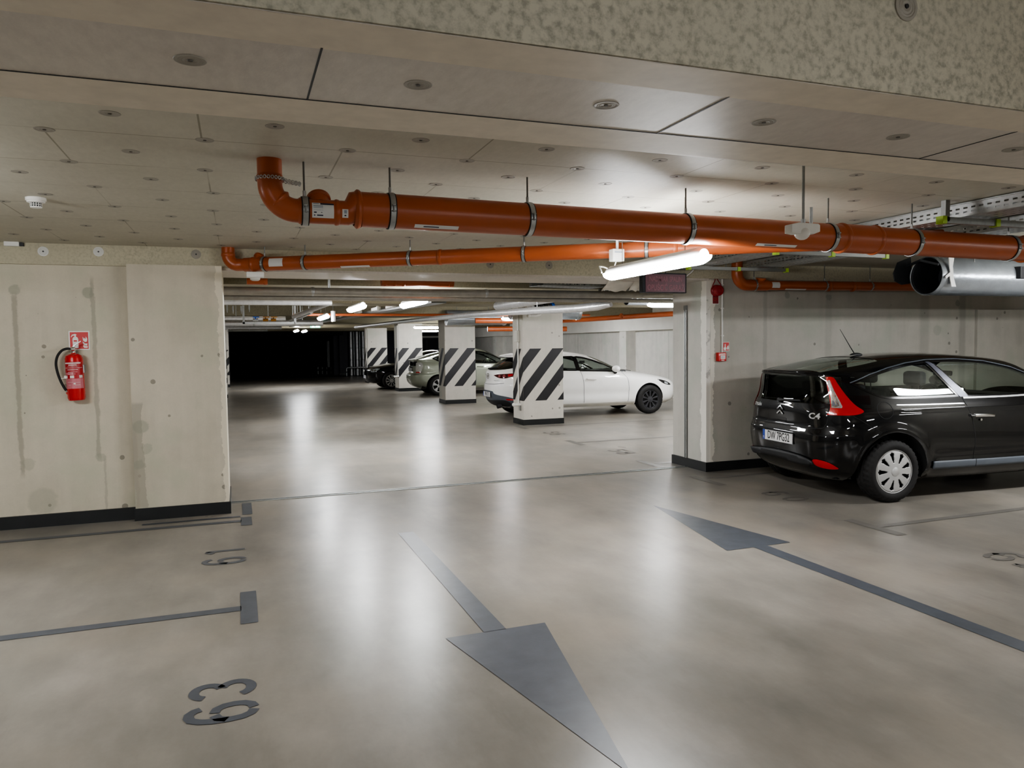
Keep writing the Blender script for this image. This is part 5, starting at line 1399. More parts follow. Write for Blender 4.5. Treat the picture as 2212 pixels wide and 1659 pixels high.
# ---- black hatchback (local frame: rear axle at the origin, x forward, y left)
def black_hatch():
    car = thing('car', 'glossy black three door hatchback parked by the right wall with red tail lights', 'car', (6.387, 6.703, 0), 'parked cars', -.0785)
    WB = 2.71; WX = -.04
    rear = [(.20,-.52),(.27,-.66),(.36,-.735),(.44,-.765),(.52,-.775),(.62,-.782),(.70,-.775),(.755,-.758),(.80,-.752),(.90,-.752),(1.0,-.742),(1.05,-.735),(1.15,-.727),(1.25,-.722),(1.30,-.722),(1.325,-.738),(1.338,-.742),(1.347,-.715),(1.375,-.585),(1.405,-.44),(1.44,-.26),(1.47,-.06),(1.50,.24),(1.515,.46),(1.525,.70)]
    front = [(.20,3.30),(.30,3.52),(.45,3.64),(.6,3.66),(.72,3.61),(.80,3.52),(.88,3.36),(.95,3.18),(1.02,2.98),(1.06,2.86),(1.12,2.70),(1.2,2.53),(1.3,2.31),(1.38,2.10),(1.43,1.92),(1.47,1.66),(1.50,1.34),(1.515,1.12),(1.525,.90)]
    width = [(.20,.76),(.27,.84),(.33,.885),(.42,.905),(.55,.915),(.68,.922),(.80,.92),(.90,.912),(.965,.895),(1.01,.875),(1.06,.855),(1.12,.83),(1.2,.795),(1.3,.745),(1.36,.71),(1.40,.678),(1.43,.64),(1.455,.59),(1.475,.52),(1.495,.42),(1.51,.30),(1.52,.17),(1.525,.06)]
    nr = [(.2,4.2),(.6,4.6),(.9,4.2),(1.1,3.9),(1.3,4.2),(1.36,3.6),(1.45,3.2),(1.525,2.5)]
    nf = [(.2,3.4),(.7,3.2),(1.0,3.0),(1.2,3.2),(1.4,3.2),(1.525,2.3)]
    B = Body(rear, front, width, .80, nr, nf, .022, 190, [(WX, .335, .42, .018, .05), (WB, .335, .42, .018, .05)], [(.35, 2.4, .46, .07, -.022), (-.1, 2.3, .955, .018, .006)])
    arches(car, B, [(WX, .335), (WB, .335)], .395)
    parts = []
    # side glass: rear quarter window tapering to a point, and the long door glass
    qw = [(-.405,1.225,1),(-.20,1.295),(.05,1.355),(.30,1.40),(.545,1.425,1),(.64,1.28),(.80,1.075,1),(.4,1.072),(.05,1.075),(-.10,1.082),(-.24,1.135)]
    dw = [(.635,1.432,1),(1.0,1.432),(1.35,1.405),(1.72,1.335),(2.05,1.225),(2.32,1.085,1),(1.9,1.072),(1.4,1.066),(.935,1.066,1),(.80,1.22)]
    for sg in (-1, 1):
        fr = SIDE(sg)
        for nm, P in (('quarter_window', qw), ('door_window', dw)):
            sp = smoothpoly(P); V_, fs = B.cut(fr, sp); parts.append((nm, fs))
    lw = smoothpoly([(-.645,1.27),(-.64,1.288),(0,1.312),(.64,1.288),(.645,1.27),(.69,1.06),(.67,1.022),(0,1.008),(-.67,1.022),(-.69,1.06)])
    V_, fs = B.cut(REAR, lw); parts.append(('lower_rear_window', fs))
    uw = smoothpoly([(-.635,.50,1),(-.645,0),(-.635,-.50,1),(-.2,-.55),(.06,-.53,1),(.10,0),(.06,.53,1),(-.2,.55)])
    V_, fs = B.cut(TOP, uw); parts.append(('rear_window', fs))
    ws = smoothpoly([(1.95,.58,1),(2.3,.66),(2.72,.72,1),(2.86,0),(2.72,-.72,1),(2.3,-.66),(1.95,-.58,1),(1.86,0)])
    V_, fs = B.cut(TOP, ws, .2); parts.append(('windscreen', fs))
    for nm, fs in parts: B.mesh(fs, -.004).build(nm, M['glass_dark' if nm == 'lower_rear_window' else 'glass_car'], car, smooth=50)
    B.mesh().build('body_shell', M['paint_black'], car, smooth=42)
    interior(car, 1.02, .25, 1.46, .42)
    MB().box((-.62, -.66, .98), (.0, .66, 1.0)).build('parcel_shelf', M['seat'], car)
    MB().box((-.5, -.6, .22), (3.2, .6, .42)).build('floor_pan', M['under'], car)
    fr = SIDE(-1)
    for sg in (-1, 1):
        fr = SIDE(sg)
        B.strip(fr, smoothpoly(qw), .022, .003, closed=True).build('window_trim', M['black_gloss'], car, smooth=60)
        B.strip(fr, smoothpoly(dw), .020, .003, closed=True).build('window_trim', M['black_gloss'], car, smooth=60)
        B.strip(fr, [(-.42,1.232),(-.20,1.312),(.05,1.373),(.30,1.418),(.6,1.447),(1.0,1.45),(1.35,1.424),(1.72,1.353),(2.05,1.24)], .009, .009).build('chrome_strip', M['skirt'], car, smooth=60)
        B.strip(fr, [(.86,1.052),(1.4,1.050),(1.9,1.056),(2.34,1.070)], .018, .005).build('belt_strip', M['alu'], car, smooth=60)
        B.patch(fr, [(.565,1.428),(.618,1.432),(.78,1.24),(.93,1.062),(.82,1.062),(.68,1.25)], .006, .02).build('door_pillar_trim', M['bpillar'], car, smooth=60)
        gap = MB()
        B.strip(fr, [(.845,1.055),(.885,.95),(.93,.82),(.965,.66),(.985,.5),(.99,.375),(1.05,.355),(2.2,.355),(2.33,.5),(2.36,.8),(2.35,1.06)], .008, .0015, gap)
        gap.build('door_gap', M['under'], car)
        B.strip(fr, circle(-.135, .955, .085, 28), .004, .0018, closed=True).build('fuel_flap', M['seat'], car)
        B.strip(fr, [(-.47,.905),(-.40,.86),(-.30,.79),(-.205,.735),(-.24,.705)], .006, .0018).build('bumper_gap', M['under'], car)
        # grey moulding along the sill
        ml = MB(); B.patch(fr, [(.44,.405),(1.2,.40),(2.32,.40),(2.32,.33),(1.2,.328),(.44,.328)], .014, .025, ml); ml.build('side_moulding', M['skirt'], car, smooth=60, solid=.012)
        B.strip(fr, [(.995,.41),(1.0,.325)], .006, .022).build('moulding_gap', M['under'], car)
        # door handle
        h0 = B.hit(fr, .93, .868, .032); h1 = B.hit(fr, 1.17, .858, .032); e0 = B.hit(fr, .925, .866, .002); e1 = B.hit(fr, 1.175, .857, .002)
        hd = MB().tube([e0, h0, (h0+h1)/2 + Vector((0, sg*.006, .002)), h1, e1], [.012, .018, .019, .018, .012], 14).build('door_handle', M['chrome'], car, smooth=50)
        B.patch(fr, smoothpoly([(.98,.90),(1.05,.905),(1.12,.89),(1.12,.83),(1.05,.815),(.98,.835)]), .0015, .015).build('handle_recess', M['black_gloss'], hd, smooth=60)
        q = B.hit(fr, 1.03, .82, .012); MB().cyl(q, q + Vector((0, sg*.004, 0)), .012, n=14).build('lock_cylinder', M['chrome'], hd)
        # mirror
        c = B.hit(fr, 2.22, 1.10, 0)
        mr = MB().ball((c.x+.02, c.y+sg*.13, c.z+.03), (.085, .115, .075)).tube([c, (c.x+.01, c.y+sg*.08, c.z)], .03, 10).build('door_mirror', M['paint_black'], car, smooth=60)
        # wrap-round tail lamp: red outer, clear inner
        fd = DIAG(45, sg)
        tl = smoothpoly([(-.035,1.293,1),(.035,1.287),(.085,1.215),(.165,1.10),(.245,1.01),(.318,.958),(.322,.935),(.26,.912),(.12,.905),(-.012,.908,1),(.018,.955),(.012,1.06),(-.018,1.19)])
        lampo = B.patch(fd, tl, .010, .012).build('tail_lamp', M['lens_red'], car, smooth=70)
        cl = [(-.018,1.255),(.004,1.262),(.050,1.150),(.135,.990),(.128,.975),(.030,.978),(.022,1.07)]
        B.patch(fd, cl, .0125, .010).build('clear_lens', M['clear_lens'], lampo, smooth=70)
        inn = MB(); B.strip(fd, [(.0,1.24),(.10,1.0),(.035,.985),(.028,1.08),(.0,1.24)], .010, .0145, inn); B.strip(fd, [(.015,1.15),(.075,1.01)], .012, .0145, inn); B.strip(fd, [(.03,1.06),(.075,1.06)], .01, .0145, inn)
        inn.build('reflector_edges', M['chrome'], lampo)
        B.patch(fd, [(.032,1.045),(.070,1.045),(.10,1.0),(.04,.992)], .0135, .008).build('reverse_lens', M['grey_trim'], lampo)
        # fog / reflector in the rear bumper
        B.patch(DIAG(22, sg), smoothpoly([(.205,.412),(.235,.440),(.31,.436),(.385,.416),(.445,.374),(.45,.354),(.36,.348),(.25,.368)]), .005, .012).build('rear_fog_lamp', M['lens_red'], car, smooth=70)
        wheel(car, WX, sg*.795,   .325, .325, .225, .222, HUB9, M['alu'], sg); wheel(car, WB, sg*.795,   .325, .325, .225, .222, HUB9, M['alu'], sg)
        # front lamps
        B.patch(DIAGF(40, sg), smoothpoly([(.05,.80),(.12,.88),(.30,.93),(.42,.93),(.30,.82),(.15,.76)]), .005, .02).build('head_lamp', M['headlamp'], car, smooth=70)
    # tail details
    gap = MB(); B.strip(REAR, smoothpoly([(-.64,1.0,1),(-.655,.88),(-.64,.80),(-.56,.762),(0,.752),(.56,.762),(.64,.80),(.655,.88),(.64,1.0,1)], 4)[:-4], .008, .0015, gap)
    gap.build('tailgate_gap', M['under'], car)
    bg = MB(); B.strip(REAR, [(-.83,.70),(-.6,.69),(0,.685),(.6,.69),(.83,.70)], .006, .0015, bg); bg.build('bumper_gap', M['under'], car)
    B.patch(REAR, [(-.33,.70),(.33,.70),(.36,.535),(-.36,.535)], -.0005, .03).build('plate_recess', M['black_plastic'], car)
    plate_part(car, B, REAR, 0.0, .618, .54, .118, 'DW 7PG32', .012)
    rs = MB(); B.patch(REAR, smoothpoly([(-.53,.40),(-.40,.455),(0,.475),(.40,.455),(.66,.42),(.64,.375),(.45,.375),(0,.385),(-.40,.365)]), .016, .025, rs); rs.build('bumper_strip', M['black_plastic'], car, smooth=60, solid=.02)
    cv = MB()
    for z in (.905, .955):
        for sg in (-1, 1): B.strip(REAR, [(0, z+.004), (sg*.052, z-.034)], .015, .008, cv, .02)
    cv.build('chevron_emblem', M['chrome'], car, solid=.006)
    shell_text(car, B, REAR, 'C4', -.525, .885, .085, 'model_lettering', M['alu'], .006, 1.25, .002)
    shell_text(car, B, REAR, 'CITRO\u00cbN', .46, .945, .05, 'maker_lettering', M['alu'], .006, .9)
    B.patch(REAR, smoothpoly([(-.09,.83),(.09,.83),(.10,.80),(.085,.775),(-.085,.775),(-.10,.80)]), .002, .015).build('boot_handle', M['black_gloss'], car)
    wp = MB(); q0 = B.hit(REAR, 0.02, 1.02, .03); q1 = B.hit(REAR, -.34, 1.035, .025); wp.tube([q0, q1], [.016, .009], 8); wp.cyl(B.hit(REAR, .02, 1.018, -.01), q0, .025, n=12)
    wp.build('rear_wiper', M['black_plastic'], car)
    lip = MB(); B.strip(REAR, [(-.66,1.316),(-.4,1.330),(0,1.336),(.4,1.330),(.66,1.316)], .018, .006, lip); lip.build('spoiler_lip', M['black_gloss'], car)
    # roof aerial
    an = B.hit(TOP, .20, -.02, 0)
    ao = MB().ball(an + Vector((.02,0,.005)), (.085, .03, .028), zmin=0).build('aerial_base', M['black_plastic'], car, smooth=60)
    MB().tube([an + Vector((.0,0,.02)), an + Vector((-.06,0,.10)), an + Vector((-.20,0,.30))], [.006, .005, .0022], 8).build('aerial', M['black_plastic'], ao)
    return car

M['clear_lens'] = plain('clear_lamp_lens', (178, 176, 176), .08, .35, coat=1, var=.25, scale=40)
def DIAGF(ang, sg=-1):
    a = math.radians(ang); c, s_ = math.cos(a), math.sin(a)
    return Frame((2+7*c, 7*sg*s_, 0), (s_*-1, sg*c, 0), (0,0,1), (-c, -sg*s_, 0))
HUB9 = dict(n=9, open=lambda r, p: .40 < r < .90 and p < (.44 if r < .84 else .44*(.90-r)/.06) * (.55+.45*(r-.40)/.5), dish=.018, hub=-.002, cap=.048, ph=.25)
ALLOY10 = dict(n=10, open=lambda r, p: .30 < r < .93 and p < .62, dish=-.012, hub=-.01, cap=.032)
ALLOY5 = dict(n=5, open=lambda r, p: .26 < r < .92 and p < .70-.25*(r-.26), dish=.004, hub=0, cap=.035)
ALLOY5D = dict(n=10, open=lambda r, p: .32 < r < .93 and p < .58, dish=.004, hub=0, cap=.035, ph=.2)

# ---- white hatchback
def white_hatch():
    car = thing('car', 'white five door hatchback parked behind the nearest striped column', 'car', (6.26, 16.345, 0), 'parked cars', -.03)
    WB = 2.834
    rear = [(.22,-.50),(.28,-.70),(.36,-.80),(.45,-.85),(.55,-.885),(.68,-.895),(.76,-.89),(.82,-.86),(.90,-.855),(1.0,-.855),(1.06,-.84),(1.10,-.80),(1.16,-.715),(1.24,-.58),(1.32,-.42),(1.375,-.30),(1.385,-.37),(1.40,-.40),(1.412,-.36),(1.43,-.12),(1.45,.10),(1.47,.38),(1.482,.62),(1.49,.85)]
    front = [(.22,3.55),(.32,3.72),(.5,3.78),(.66,3.76),(.76,3.68),(.84,3.48),(.90,3.22),(.96,2.88),(1.0,2.62),(1.03,2.40),(1.08,2.26),(1.16,2.08),(1.25,1.88),(1.34,1.66),(1.40,1.47),(1.44,1.28),(1.47,1.08),(1.482,.98),(1.49,.90)]
    width = [(.22,.80),(.30,.88),(.40,.912),(.55,.925),(.72,.932),(.84,.93),(.93,.915),(.99,.885),(1.03,.855),(1.1,.815),(1.2,.765),(1.3,.712),(1.36,.67),(1.40,.625),(1.43,.56),(1.455,.46),(1.47,.36),(1.482,.22),(1.49,.06)]
    nr = [(.2,3.0),(.6,2.9),(.9,2.8),(1.1,2.9),(1.3,3.4),(1.40,3.6),(1.49,2.5)]; nf = [(.2,4.2),(.7,3.6),(1.0,3.0),(1.2,3.1),(1.49,2.3)]
    B = Body(rear, front, width, .87, nr, nf, .032, 130, [(0, .338, .41, .016, .05), (WB, .338, .41, .016, .05)], [(.4, 2.4, .52, .09, -.02)])
    arches(car, B, [(0, .338), (WB, .338)], .39)
    parts = []
    r1 = [(.05,1.14,1),(.22,1.27),(.45,1.345),(.70,1.365),(.96,1.368,1),(1.0,1.06,1),(.6,1.072),(.25,1.09)]
    f1 = [(1.03,1.366,1),(1.25,1.335),(1.55,1.25),(1.85,1.13),(2.10,1.01,1),(1.6,1.03),(1.07,1.05,1)]
    for sg in (-1, 1):
        for nm, P in (('rear_door_window', r1), ('front_door_window', f1)):
            V_, fs = B.cut(SIDE(sg), smoothpoly(P)); parts.append((nm, fs))
    rw = smoothpoly([(-.50,1.355,1),(0,1.362),(.50,1.355,1),(.60,1.22),(.62,1.14),(.45,1.098),(0,1.085),(-.45,1.098),(-.62,1.14),(-.60,1.22)])
    V_, fs = B.cut(REAR, rw, .1); parts.append(('rear_window', fs))
    ws = smoothpoly([(1.40,.56,1),(1.8,.66),(2.22,.72,1),(2.36,0),(2.22,-.72,1),(1.8,-.66),(1.40,-.56,1),(1.33,0)])
    V_, fs = B.cut(TOP, ws, .2); parts.append(('windscreen', fs))
    for nm, fs in parts: B.mesh(fs, -.004).build(nm, M['glass_dark' if nm == 'rear_window' else 'glass_car'], car, smooth=50)
    B.mesh().build('body_shell', M['paint_white'], car, smooth=42)
    B.mesh(B.F[B.C[B.F.shape[0]*0:, 2] > .5], -.03).build('cabin_lining', M['seat'], car)
    interior(car, 1.05, .25, 1.42, .42); MB().box((-.5, -.6, .24), (3.3, .6, .44)).build('floor_pan', M['under'], car)
    for sg in (-1, 1):
        fr = SIDE(sg)
        B.strip(fr, smoothpoly(r1), .03, .003, closed=True).build('window_trim', M['black_gloss'], car, smooth=60)
        B.strip(fr, smoothpoly(f1), .03, .003, closed=True).build('window_trim', M['black_gloss'], car, smooth=60)
        B.patch(fr, [(.95,1.37),(1.04,1.37),(1.09,1.04),(.99,1.05)], .005, .02).build('door_pillar_trim', M['black_gloss'], car)
        B.strip(fr, [(1.075,1.04),(1.12,.8),(1.14,.5),(1.14,.32)], .010, .0015).build('door_gap', M['grey_trim'], car)
        B.strip(fr, [(2.14,1.0),(2.25,.85),(2.28,.6),(2.26,.30)], .010, .0015).build('door_gap', M['grey_trim'], car)
        B.strip(fr, [(.22,1.05),(.30,.85),(.42,.6),(.44,.32)], .010, .0015).build('door_gap', M['grey_trim'], car)
        sl = MB(); B.patch(fr, [(.40,.31),(2.42,.31),(2.42,.235),(.40,.235)], .006, .03, sl); sl.build('sill_trim', M['offwhite'], car)
        for hx in (1.30, .42):
            a, b = B.hit(fr, hx-.10, .86, .03), B.hit(fr, hx+.12, .85, .03)
            MB().tube([B.hit(fr, hx-.11, .86, 0), a, b, B.hit(fr, hx+.13, .85, 0)], [.012, .017, .017, .012], 10).build('door_handle', M['paint_white'], car, smooth=50)
        c = B.hit(fr, 1.93, 1.03, 0)
        mo = MB().ball((c.x+.03, c.y+sg*.13, c.z+.045), (.095, .12, .078)).build('door_mirror', M['paint_white'], car, smooth=60)
        MB().tube([c, (c.x+.02, c.y+sg*.12, c.z-.03)], [.035, .05], 10).build('mirror_foot', M['black_gloss'], mo, smooth=60)
        tl = smoothpoly([(-.40,.975,1),(-.25,.998),(-.02,1.012),(.24,1.03,1),(.17,.975),(.04,.930),(-.10,.905),(-.25,.920)])
        to = B.patch(DIAG(48, sg), tl, .006, .014).build('tail_lamp', M['tail_dark'], car, smooth=70)
        for (uu, vv, rr) in ((-.22,.958,.030), (-.10,.958,.034)): B.patch(DIAG(48, sg), circle(uu, vv, rr, 20), .0085, .01).build('round_lens', M['lens_dim'], to)
        B.patch(DIAG(48, sg), [(-.01,.995),(.16,1.008),(.12,.975),(.0,.945)], .0085, .01).build('red_lens', M['lens_red'], to)
        B.patch(DIAG(35, sg), smoothpoly([(.16,.455),(.30,.45),(.32,.425),(.18,.425)]), .012, .012).build('rear_reflector', M['lens_red'], car)
        hl = smoothpoly([(3.08,.80,1),(3.25,.775),(3.42,.72),(3.50,.66),(3.42,.655),(3.25,.70)])
        ho = B.patch(fr, hl, .005, .015).build('head_lamp', M['black_gloss'], car, smooth=70)
        B.patch(fr, smoothpoly([(3.30,.735),(3.40,.70),(3.38,.675),(3.29,.70)]), .008, .01).build('lamp_lens', M['headlamp'], ho)
        wheel(car, 0, sg*.800, .338, .338, .225, .215, ALLOY10, M['rim_black'], sg); wheel(car, WB, sg*.800, .338, .338, .225, .215, ALLOY10, M['rim_black'], sg)
    bp = MB(); B.patch(REAR, smoothpoly([(-.72,.47),(-.40,.56),(-.30,.62),(.30,.62),(.40,.56),(.72,.47),(.66,.30),(.40,.27),(-.40,.27),(-.66,.30)]), .008, .03, bp); bp.build('bumper_lower', M['skirt'], car, smooth=60)
    B.patch(REAR, smoothpoly([(-.60,.42),(0,.40),(.60,.42),(.58,.29),(0,.27),(-.58,.29)]), .012, .03).build('diffuser_panel', M['black_plastic'], car, smooth=60)
    plate_part(car, B, REAR, 0, .535, .54, .118, 'WI 0171J', .022)
    B.strip(REAR, [(-.60,.80),(-.4,.775),(0,.768),(.4,.775),(.60,.80)], .010, .002).build('tailgate_gap', M['grey_trim'], car)
    MB().tube([B.hit(REAR, .075*math.cos(a), .95+.058*math.sin(a), .008) for a in [2*PI*k/24 for k in range(24)]], .007, 6, closed=True).tube([B.hit(REAR, u, v, .008) for u, v in ((-.07,.975),(-.03,.955),(0,.93),(.03,.955),(.07,.975))], .006, 6).build('wing_emblem', M['chrome'], car)
    shell_text(car, B, REAR, 'mazda3', -.42, .86, .05, 'model_lettering', M['alu'], .006, 1.0)
    sp = MB()
    vs = [(-.40,-.52,1.392),(-.47,0,1.398),(-.40,.52,1.392),(-.10,.54,1.432),(-.10,-.54,1.432)]
    sp.prism([(-.60,.0),(-.45,-.09),(0,-.115),(.45,-.09),(.60,0),(.56,.24),(-.56,.24)], (-.36, 0, 1.385), (0,1,0), (1,0,.16), (0,0,.03)); sp.build('roof_spoiler', M['paint_white'], car, bev=.01)
    MB().prism([(-.58,.0),(-.44,-.085),(0,-.11),(.44,-.085),(.58,0),(.5,.12),(-.5,.12)], (-.355, 0, 1.368), (0,1,0), (1,0,.1), (0,0,.018)).build('spoiler_underside', M['black_gloss'], car)
    MB().tube([B.hit(REAR, .12, 1.10, .02), B.hit(REAR, -.28, 1.14, .02)], [.018, .008], 8).build('rear_wiper', M['black_plastic'], car)
    MB().cyl((-.80, -.48, .27), (-.70, -.48, .29), .045, n=18, caps=False).build('exhaust_tip', M['rim_black'], car)
    MB().tube([B.hit(TOP, 2.52, -.5, .01), B.hit(TOP, 2.46, .1, .012)], .008, 6).build('front_wiper', M['black_plastic'], car)
    return car
M['lens_dim'] = plain('dim_round_lens', (132, 70, 74), .15, coat=1, var=.2)
M['tail_dark'] = plain('smoked_tail_lens', (70, 10, 16), .1, coat=1, var=.2)

M['lamp_white'] = plain('white_lamp_lens', (226, 228, 226), .1, .2, coat=1, var=.2, scale=30)
# ---- sage green liftback
def sage_liftback():
    car = thing('car', 'sage green liftback behind the second striped column with clear tail lamps', 'car', (6.25, 24.95, 0), 'parked cars', -.02)
    WB = 2.81
    rear = [(.22,-.50),(.28,-.66),(.36,-.78),(.46,-.86),(.56,-.88),(.68,-.875),(.74,-.80),(.80,-.775),(.92,-.765),(1.04,-.755),(1.12,-.75),(1.165,-.80),(1.185,-.80),(1.20,-.74),(1.24,-.60),(1.30,-.40),(1.37,-.14),(1.43,.14),(1.48,.42),(1.52,.70),(1.545,.96),(1.555,1.2)]
    front = [(.22,3.40),(.32,3.62),(.5,3.72),(.66,3.68),(.78,3.55),(.86,3.35),(.93,3.10),(1.0,2.85),(1.08,2.60),(1.2,2.36),(1.3,2.16),(1.4,1.96),(1.47,1.78),(1.52,1.58),(1.545,1.42),(1.555,1.3)]
    width = [(.22,.78),(.32,.86),(.5,.885),(.7,.895),(.85,.895),(.95,.88),(1.02,.86),(1.1,.825),(1.2,.785),(1.3,.74),(1.4,.68),(1.45,.63),(1.49,.54),(1.52,.42),(1.545,.24),(1.555,.06)]
    nr = [(.2,3.2),(.6,3.1),(.9,3.3),(1.15,3.6),(1.25,3.3),(1.4,3),(1.555,2.4)]; nf = [(.2,2.9),(.8,2.7),(1.1,2.8),(1.555,2.3)]
    B = Body(rear, front, width, 1.25, nr, nf, .036, 110, [(0, .33, .40, .014, .05), (WB, .33, .40, .014, .05)])
    arches(car, B, [(0, .33), (WB, .33)], .375); parts = []
    qw = [(-.16,1.22,1),(.10,1.32),(.30,1.375,1),(.36,1.10,1),(.1,1.11)]
    rw = [(.40,1.39,1),(.8,1.44),(1.15,1.45,1),(1.20,1.06,1),(.44,1.09,1)]
    fw = [(1.23,1.45,1),(1.6,1.41),(2.0,1.27),(2.45,1.05,1),(1.8,1.04),(1.28,1.055,1)]
    for sg in (-1, 1):
        for nm, P in (('quarter_window', qw), ('rear_door_window', rw), ('front_door_window', fw)):
            V_, fs = B.cut(SIDE(sg), smoothpoly(P)); parts.append((nm, fs))
    V_, fs = B.cut(TOP, smoothpoly([(-.66,.50,1),(-.3,.56),(.25,.54,1),(.30,0),(.25,-.54,1),(-.3,-.56),(-.66,-.50,1)]), .2); parts.append(('rear_window', fs))
    V_, fs = B.cut(REAR, smoothpoly([(-.50,1.14,1),(.50,1.14,1),(.52,.98,1),(-.52,.98,1)]), .1); parts.append(('lower_rear_window', fs))
    V_, fs = B.cut(TOP, smoothpoly([(1.75,.56,1),(2.2,.66),(2.62,.72,1),(2.78,0),(2.62,-.72,1),(2.2,-.66),(1.75,-.56,1),(1.68,0)]), .2); parts.append(('windscreen', fs))
    for nm, fs in parts: B.mesh(fs, -.004).build(nm, M['glass_dark' if nm == 'lower_rear_window' else 'glass_car'], car, smooth=50)
    B.mesh().build('body_shell', M['paint_sage'], car, smooth=42)
    B.mesh(B.F[B.C[:, 2] > .5], -.03).build('cabin_lining', M['seat'], car)
    interior(car, 1.35, .5, 1.50, .44); MB().box((-.5, -.6, .24), (3.2, .6, .44)).build('floor_pan', M['under'], car)
    for sg in (-1, 1):
        fr = SIDE(sg)
        for P in (qw, rw, fw): B.strip(fr, smoothpoly(P), .03, .003, closed=True).build('window_trim', M['black_gloss'], car, smooth=60)
        B.strip(fr, [(1.24,1.05),(1.28,.7),(1.27,.34)], .010, .0015).build('door_gap', M['grey_trim'], car)
        for hx in (1.42, .62):
            MB().tube([B.hit(fr, hx-.10, .93, 0), B.hit(fr, hx-.09, .93, .03), B.hit(fr, hx+.11, .92, .03), B.hit(fr, hx+.12, .92, 0)], [.012, .017, .017, .012], 10).build('door_handle', M['paint_sage'], car, smooth=50)
        c = B.hit(fr, 2.22, 1.08, 0)
        MB().ball((c.x+.03, c.y+sg*.13, c.z+.05), (.09, .12, .085)).tube([c, (c.x+.02, c.y+sg*.1, c.z+.01)], .03, 8).build('door_mirror', M['paint_sage'], car, smooth=60)
        tl = smoothpoly([(-.06,1.09,1),(.13,1.09),(.205,1.0),(.17,.86),(.12,.735,1),(-.06,.735,1),(-.075,.9)])
        to = B.patch(DIAG(40, sg), tl, .006, .02).build('tail_lamp', M['lamp_white'], car, smooth=70)
        B.patch(DIAG(40, sg), [(-.055,.79),(.125,.79),(.11,.742),(-.055,.742)], .010, .02).build('red_lens', M['lens_red'], to)
        wheel(car, 0, sg*.785, .33, .33, .205, .215, ALLOY5, M['alu'], sg); wheel(car, WB, sg*.785, .33, .33, .205, .215, ALLOY5, M['alu'], sg)
    plate_part(car, B, REAR, 0, .86, .54, .118, 'WX 3071', .02)
    B.patch(REAR, [(-.36,.96),(.36,.96),(.34,.92),(-.34,.92)], .012, .03).build('chrome_bar', M['chrome'], car)
    B.strip(REAR, [(-.55,1.175),(0,1.19),(.55,1.175)], .03, .008).build('spoiler_lip', M['grey_trim'], car)
    B.strip(REAR, [(-.62,.70),(0,.69),(.62,.70)], .010, .002).build('bumper_gap', M['grey_trim'], car)
    MB().tube([B.hit(TOP, .5, -.25, .0), B.hit(TOP, .55, -.25, .05), B.hit(TOP, .42, -.25, .03)], [.02, .03, .006], 8).build('aerial', M['white'], car)
    return car

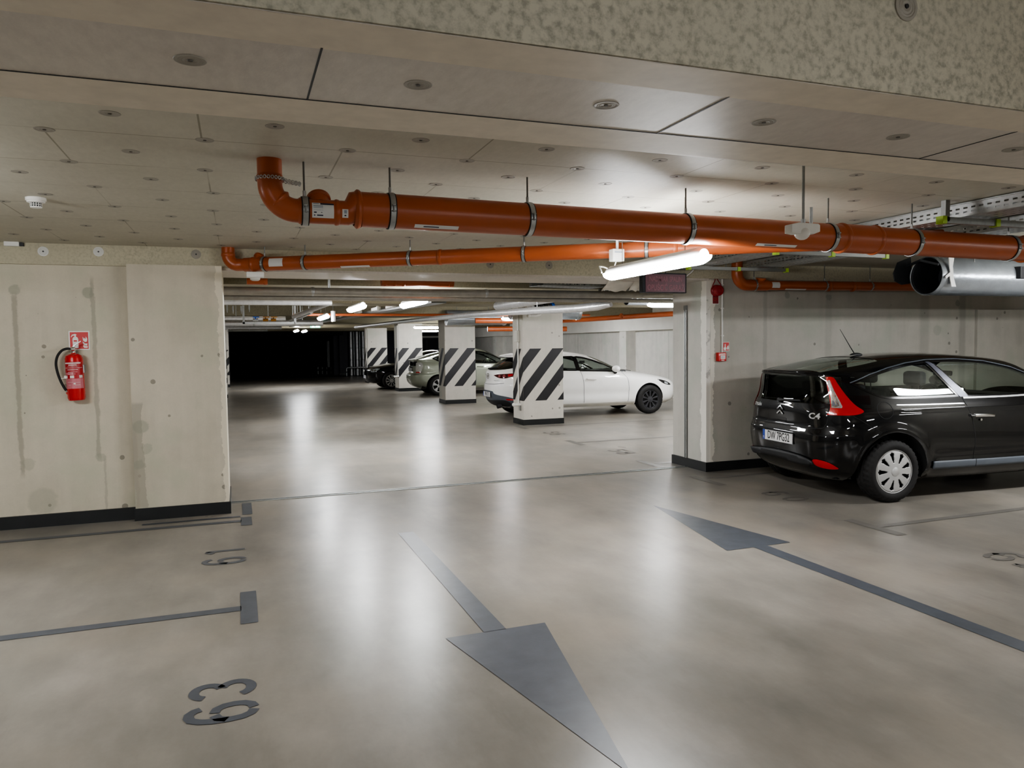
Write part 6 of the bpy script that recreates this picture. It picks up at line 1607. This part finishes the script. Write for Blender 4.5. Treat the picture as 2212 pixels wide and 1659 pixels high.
# ---- black saloon, nose toward the aisle
def black_saloon():
    car = thing('car', 'black saloon with its nose poking out between the two farthest striped columns', 'car', (8.45, 29.30, 0), 'parked cars', PI)
    WB = 2.95
    rear = [(.22,-.70),(.35,-.98),(.5,-1.05),(.7,-1.06),(.85,-1.05),(.98,-1.0),(1.04,-.92),(1.07,-.6),(1.10,-.42),(1.2,-.15),(1.3,.12),(1.38,.35),(1.44,.62),(1.47,.9),(1.48,1.1)]
    front = [(.20,3.55),(.28,3.74),(.40,3.80),(.55,3.81),(.70,3.80),(.80,3.72),(.87,3.50),(.93,3.15),(.98,2.80),(1.03,2.45),(1.08,2.30),(1.2,2.06),(1.3,1.86),(1.38,1.68),(1.44,1.5),(1.47,1.3),(1.48,1.2)]
    width = [(.20,.78),(.3,.88),(.5,.915),(.7,.92),(.86,.915),(.95,.89),(1.02,.86),(1.1,.81),(1.2,.76),(1.3,.71),(1.38,.65),(1.42,.58),(1.45,.46),(1.47,.28),(1.48,.06)]
    nr = [(.2,3.2),(1.0,3.2),(1.48,2.5)]; nf = [(.2,3.2),(.7,3.4),(1.0,3.0),(1.48,2.3)]
    B = Body(rear, front, width, 1.15, nr, nf, .04, 100, [(0, .335, .40, .014, .05), (WB, .335, .40, .014, .05)])
    arches(car, B, [(0, .335), (WB, .335)], .385); parts = []
    for sg in (-1, 1):
        for nm, P in (('rear_door_window', [(.1,1.18,1),(.4,1.33),(.75,1.36,1),(.78,1.05,1),(.2,1.07)]), ('front_door_window', [(.82,1.36,1),(1.3,1.33),(1.75,1.18),(2.1,1.03,1),(.86,1.05,1)])):
            V_, fs = B.cut(SIDE(sg), smoothpoly(P)); parts.append((nm, fs))
    V_, fs = B.cut(TOP, smoothpoly([(1.5,.56,1),(2.3,.72,1),(2.44,0),(2.3,-.72,1),(1.5,-.56,1),(1.42,0)]), .2); parts.append(('windscreen', fs))
    for nm, fs in parts: B.mesh(fs, -.004).build(nm, M['glass_car'], car, smooth=50)
    B.mesh().build('body_shell', M['paint_black'], car, smooth=42)
    interior(car, 1.1, .2, 1.42, .44)
    for sg in (-1, 1):
        hl = smoothpoly([(.10,.665,1),(.13,.74),(.30,.775),(.52,.80),(.70,.79,1),(.55,.715),(.35,.665)])
        ho = B.patch(DIAGF(38, sg), [(p[0]-.98, p[1]) for p in hl] if False else [(q[0], q[1]) for q in [(B_u(DIAGF(38, sg), 3.72-.25*p[0], sg*(.50+.52*p[0])), p[1]) for p in hl]], .006, .018).build('head_lamp', M['headlamp'], car, smooth=70)
        for t in (.22, .40):
            p = DIAGF(38, sg); u = B_u(p, 3.72-.25*t, sg*(.50+.52*t)); B.patch(p, circle(u, .725, .036, 18), .010, .01).build('lamp_ring', M['chrome'], ho)
        kd = MB(); B.patch(FRONT, smoothpoly([(sg*.04,.70),(sg*.22,.71),(sg*.25,.64),(sg*.20,.545),(sg*.05,.545),(sg*.03,.62)]), .006, .02, kd); ko = kd.build('kidney_grille', M['black_gloss'], car)
        B.strip(FRONT, smoothpoly([(sg*.04,.70),(sg*.22,.71),(sg*.25,.64),(sg*.20,.545),(sg*.05,.545),(sg*.03,.62)]), .016, .010, closed=True).build('grille_surround', M['chrome'], ko)
        B.patch(DIAGF(20, sg), [(p[0], p[1]) for p in [(B_u(DIAGF(20, sg), 3.75, sg*a), b) for a, b in ((.42,.42),(.72,.44),(.70,.30),(.42,.30))]], .004, .02).build('bumper_intake', M['black_plastic'], car)
        wheel(car, 0, sg*.80, .335, .335, .225, .225, ALLOY5D, M['alu'], sg); wheel(car, WB, sg*.80, .335, .335, .225, .225, ALLOY5D, M['alu'], sg)
        c = B.hit(SIDE(sg), 1.95, 1.05, 0)
        MB().ball((c.x+.03, c.y+sg*.12, c.z+.04), (.09, .11, .07)).build('door_mirror', M['paint_black'], car, smooth=60)
    B.patch(FRONT, smoothpoly([(-.36,.42),(.36,.42),(.34,.27),(-.34,.27)]), .005, .02).build('lower_intake', M['black_plastic'], car)
    plate_part(car, B, FRONT, 0, .475, .54, .118, 'WD 2185', .016)
    return car
def B_u(fr, x, y): return float((np.array([x, y, 0])-fr.b)@fr.U)

black_hatch(); white_hatch(); sage_liftback(); black_saloon()

SC.world = bpy.data.worlds.new('world'); SC.world.use_nodes = True
SC.world.node_tree.nodes['Background'].inputs[0].default_value = (.5, .5, .5, 1)
SC.world.node_tree.nodes['Background'].inputs[1].default_value = .02
SC.view_settings.view_transform = 'AgX'
SC.view_settings.exposure = 2.12
SC.view_settings.look = 'AgX - Medium High Contrast'
SC.cycles.max_bounces = 8; SC.cycles.diffuse_bounces = 5; SC.cycles.glossy_bounces = 4; SC.cycles.transparent_max_bounces = 16
SC.cycles.caustics_reflective = False; SC.cycles.caustics_refractive = False
SC.cycles.sample_clamp_indirect = 2.5
SC.cycles.use_denoising = True
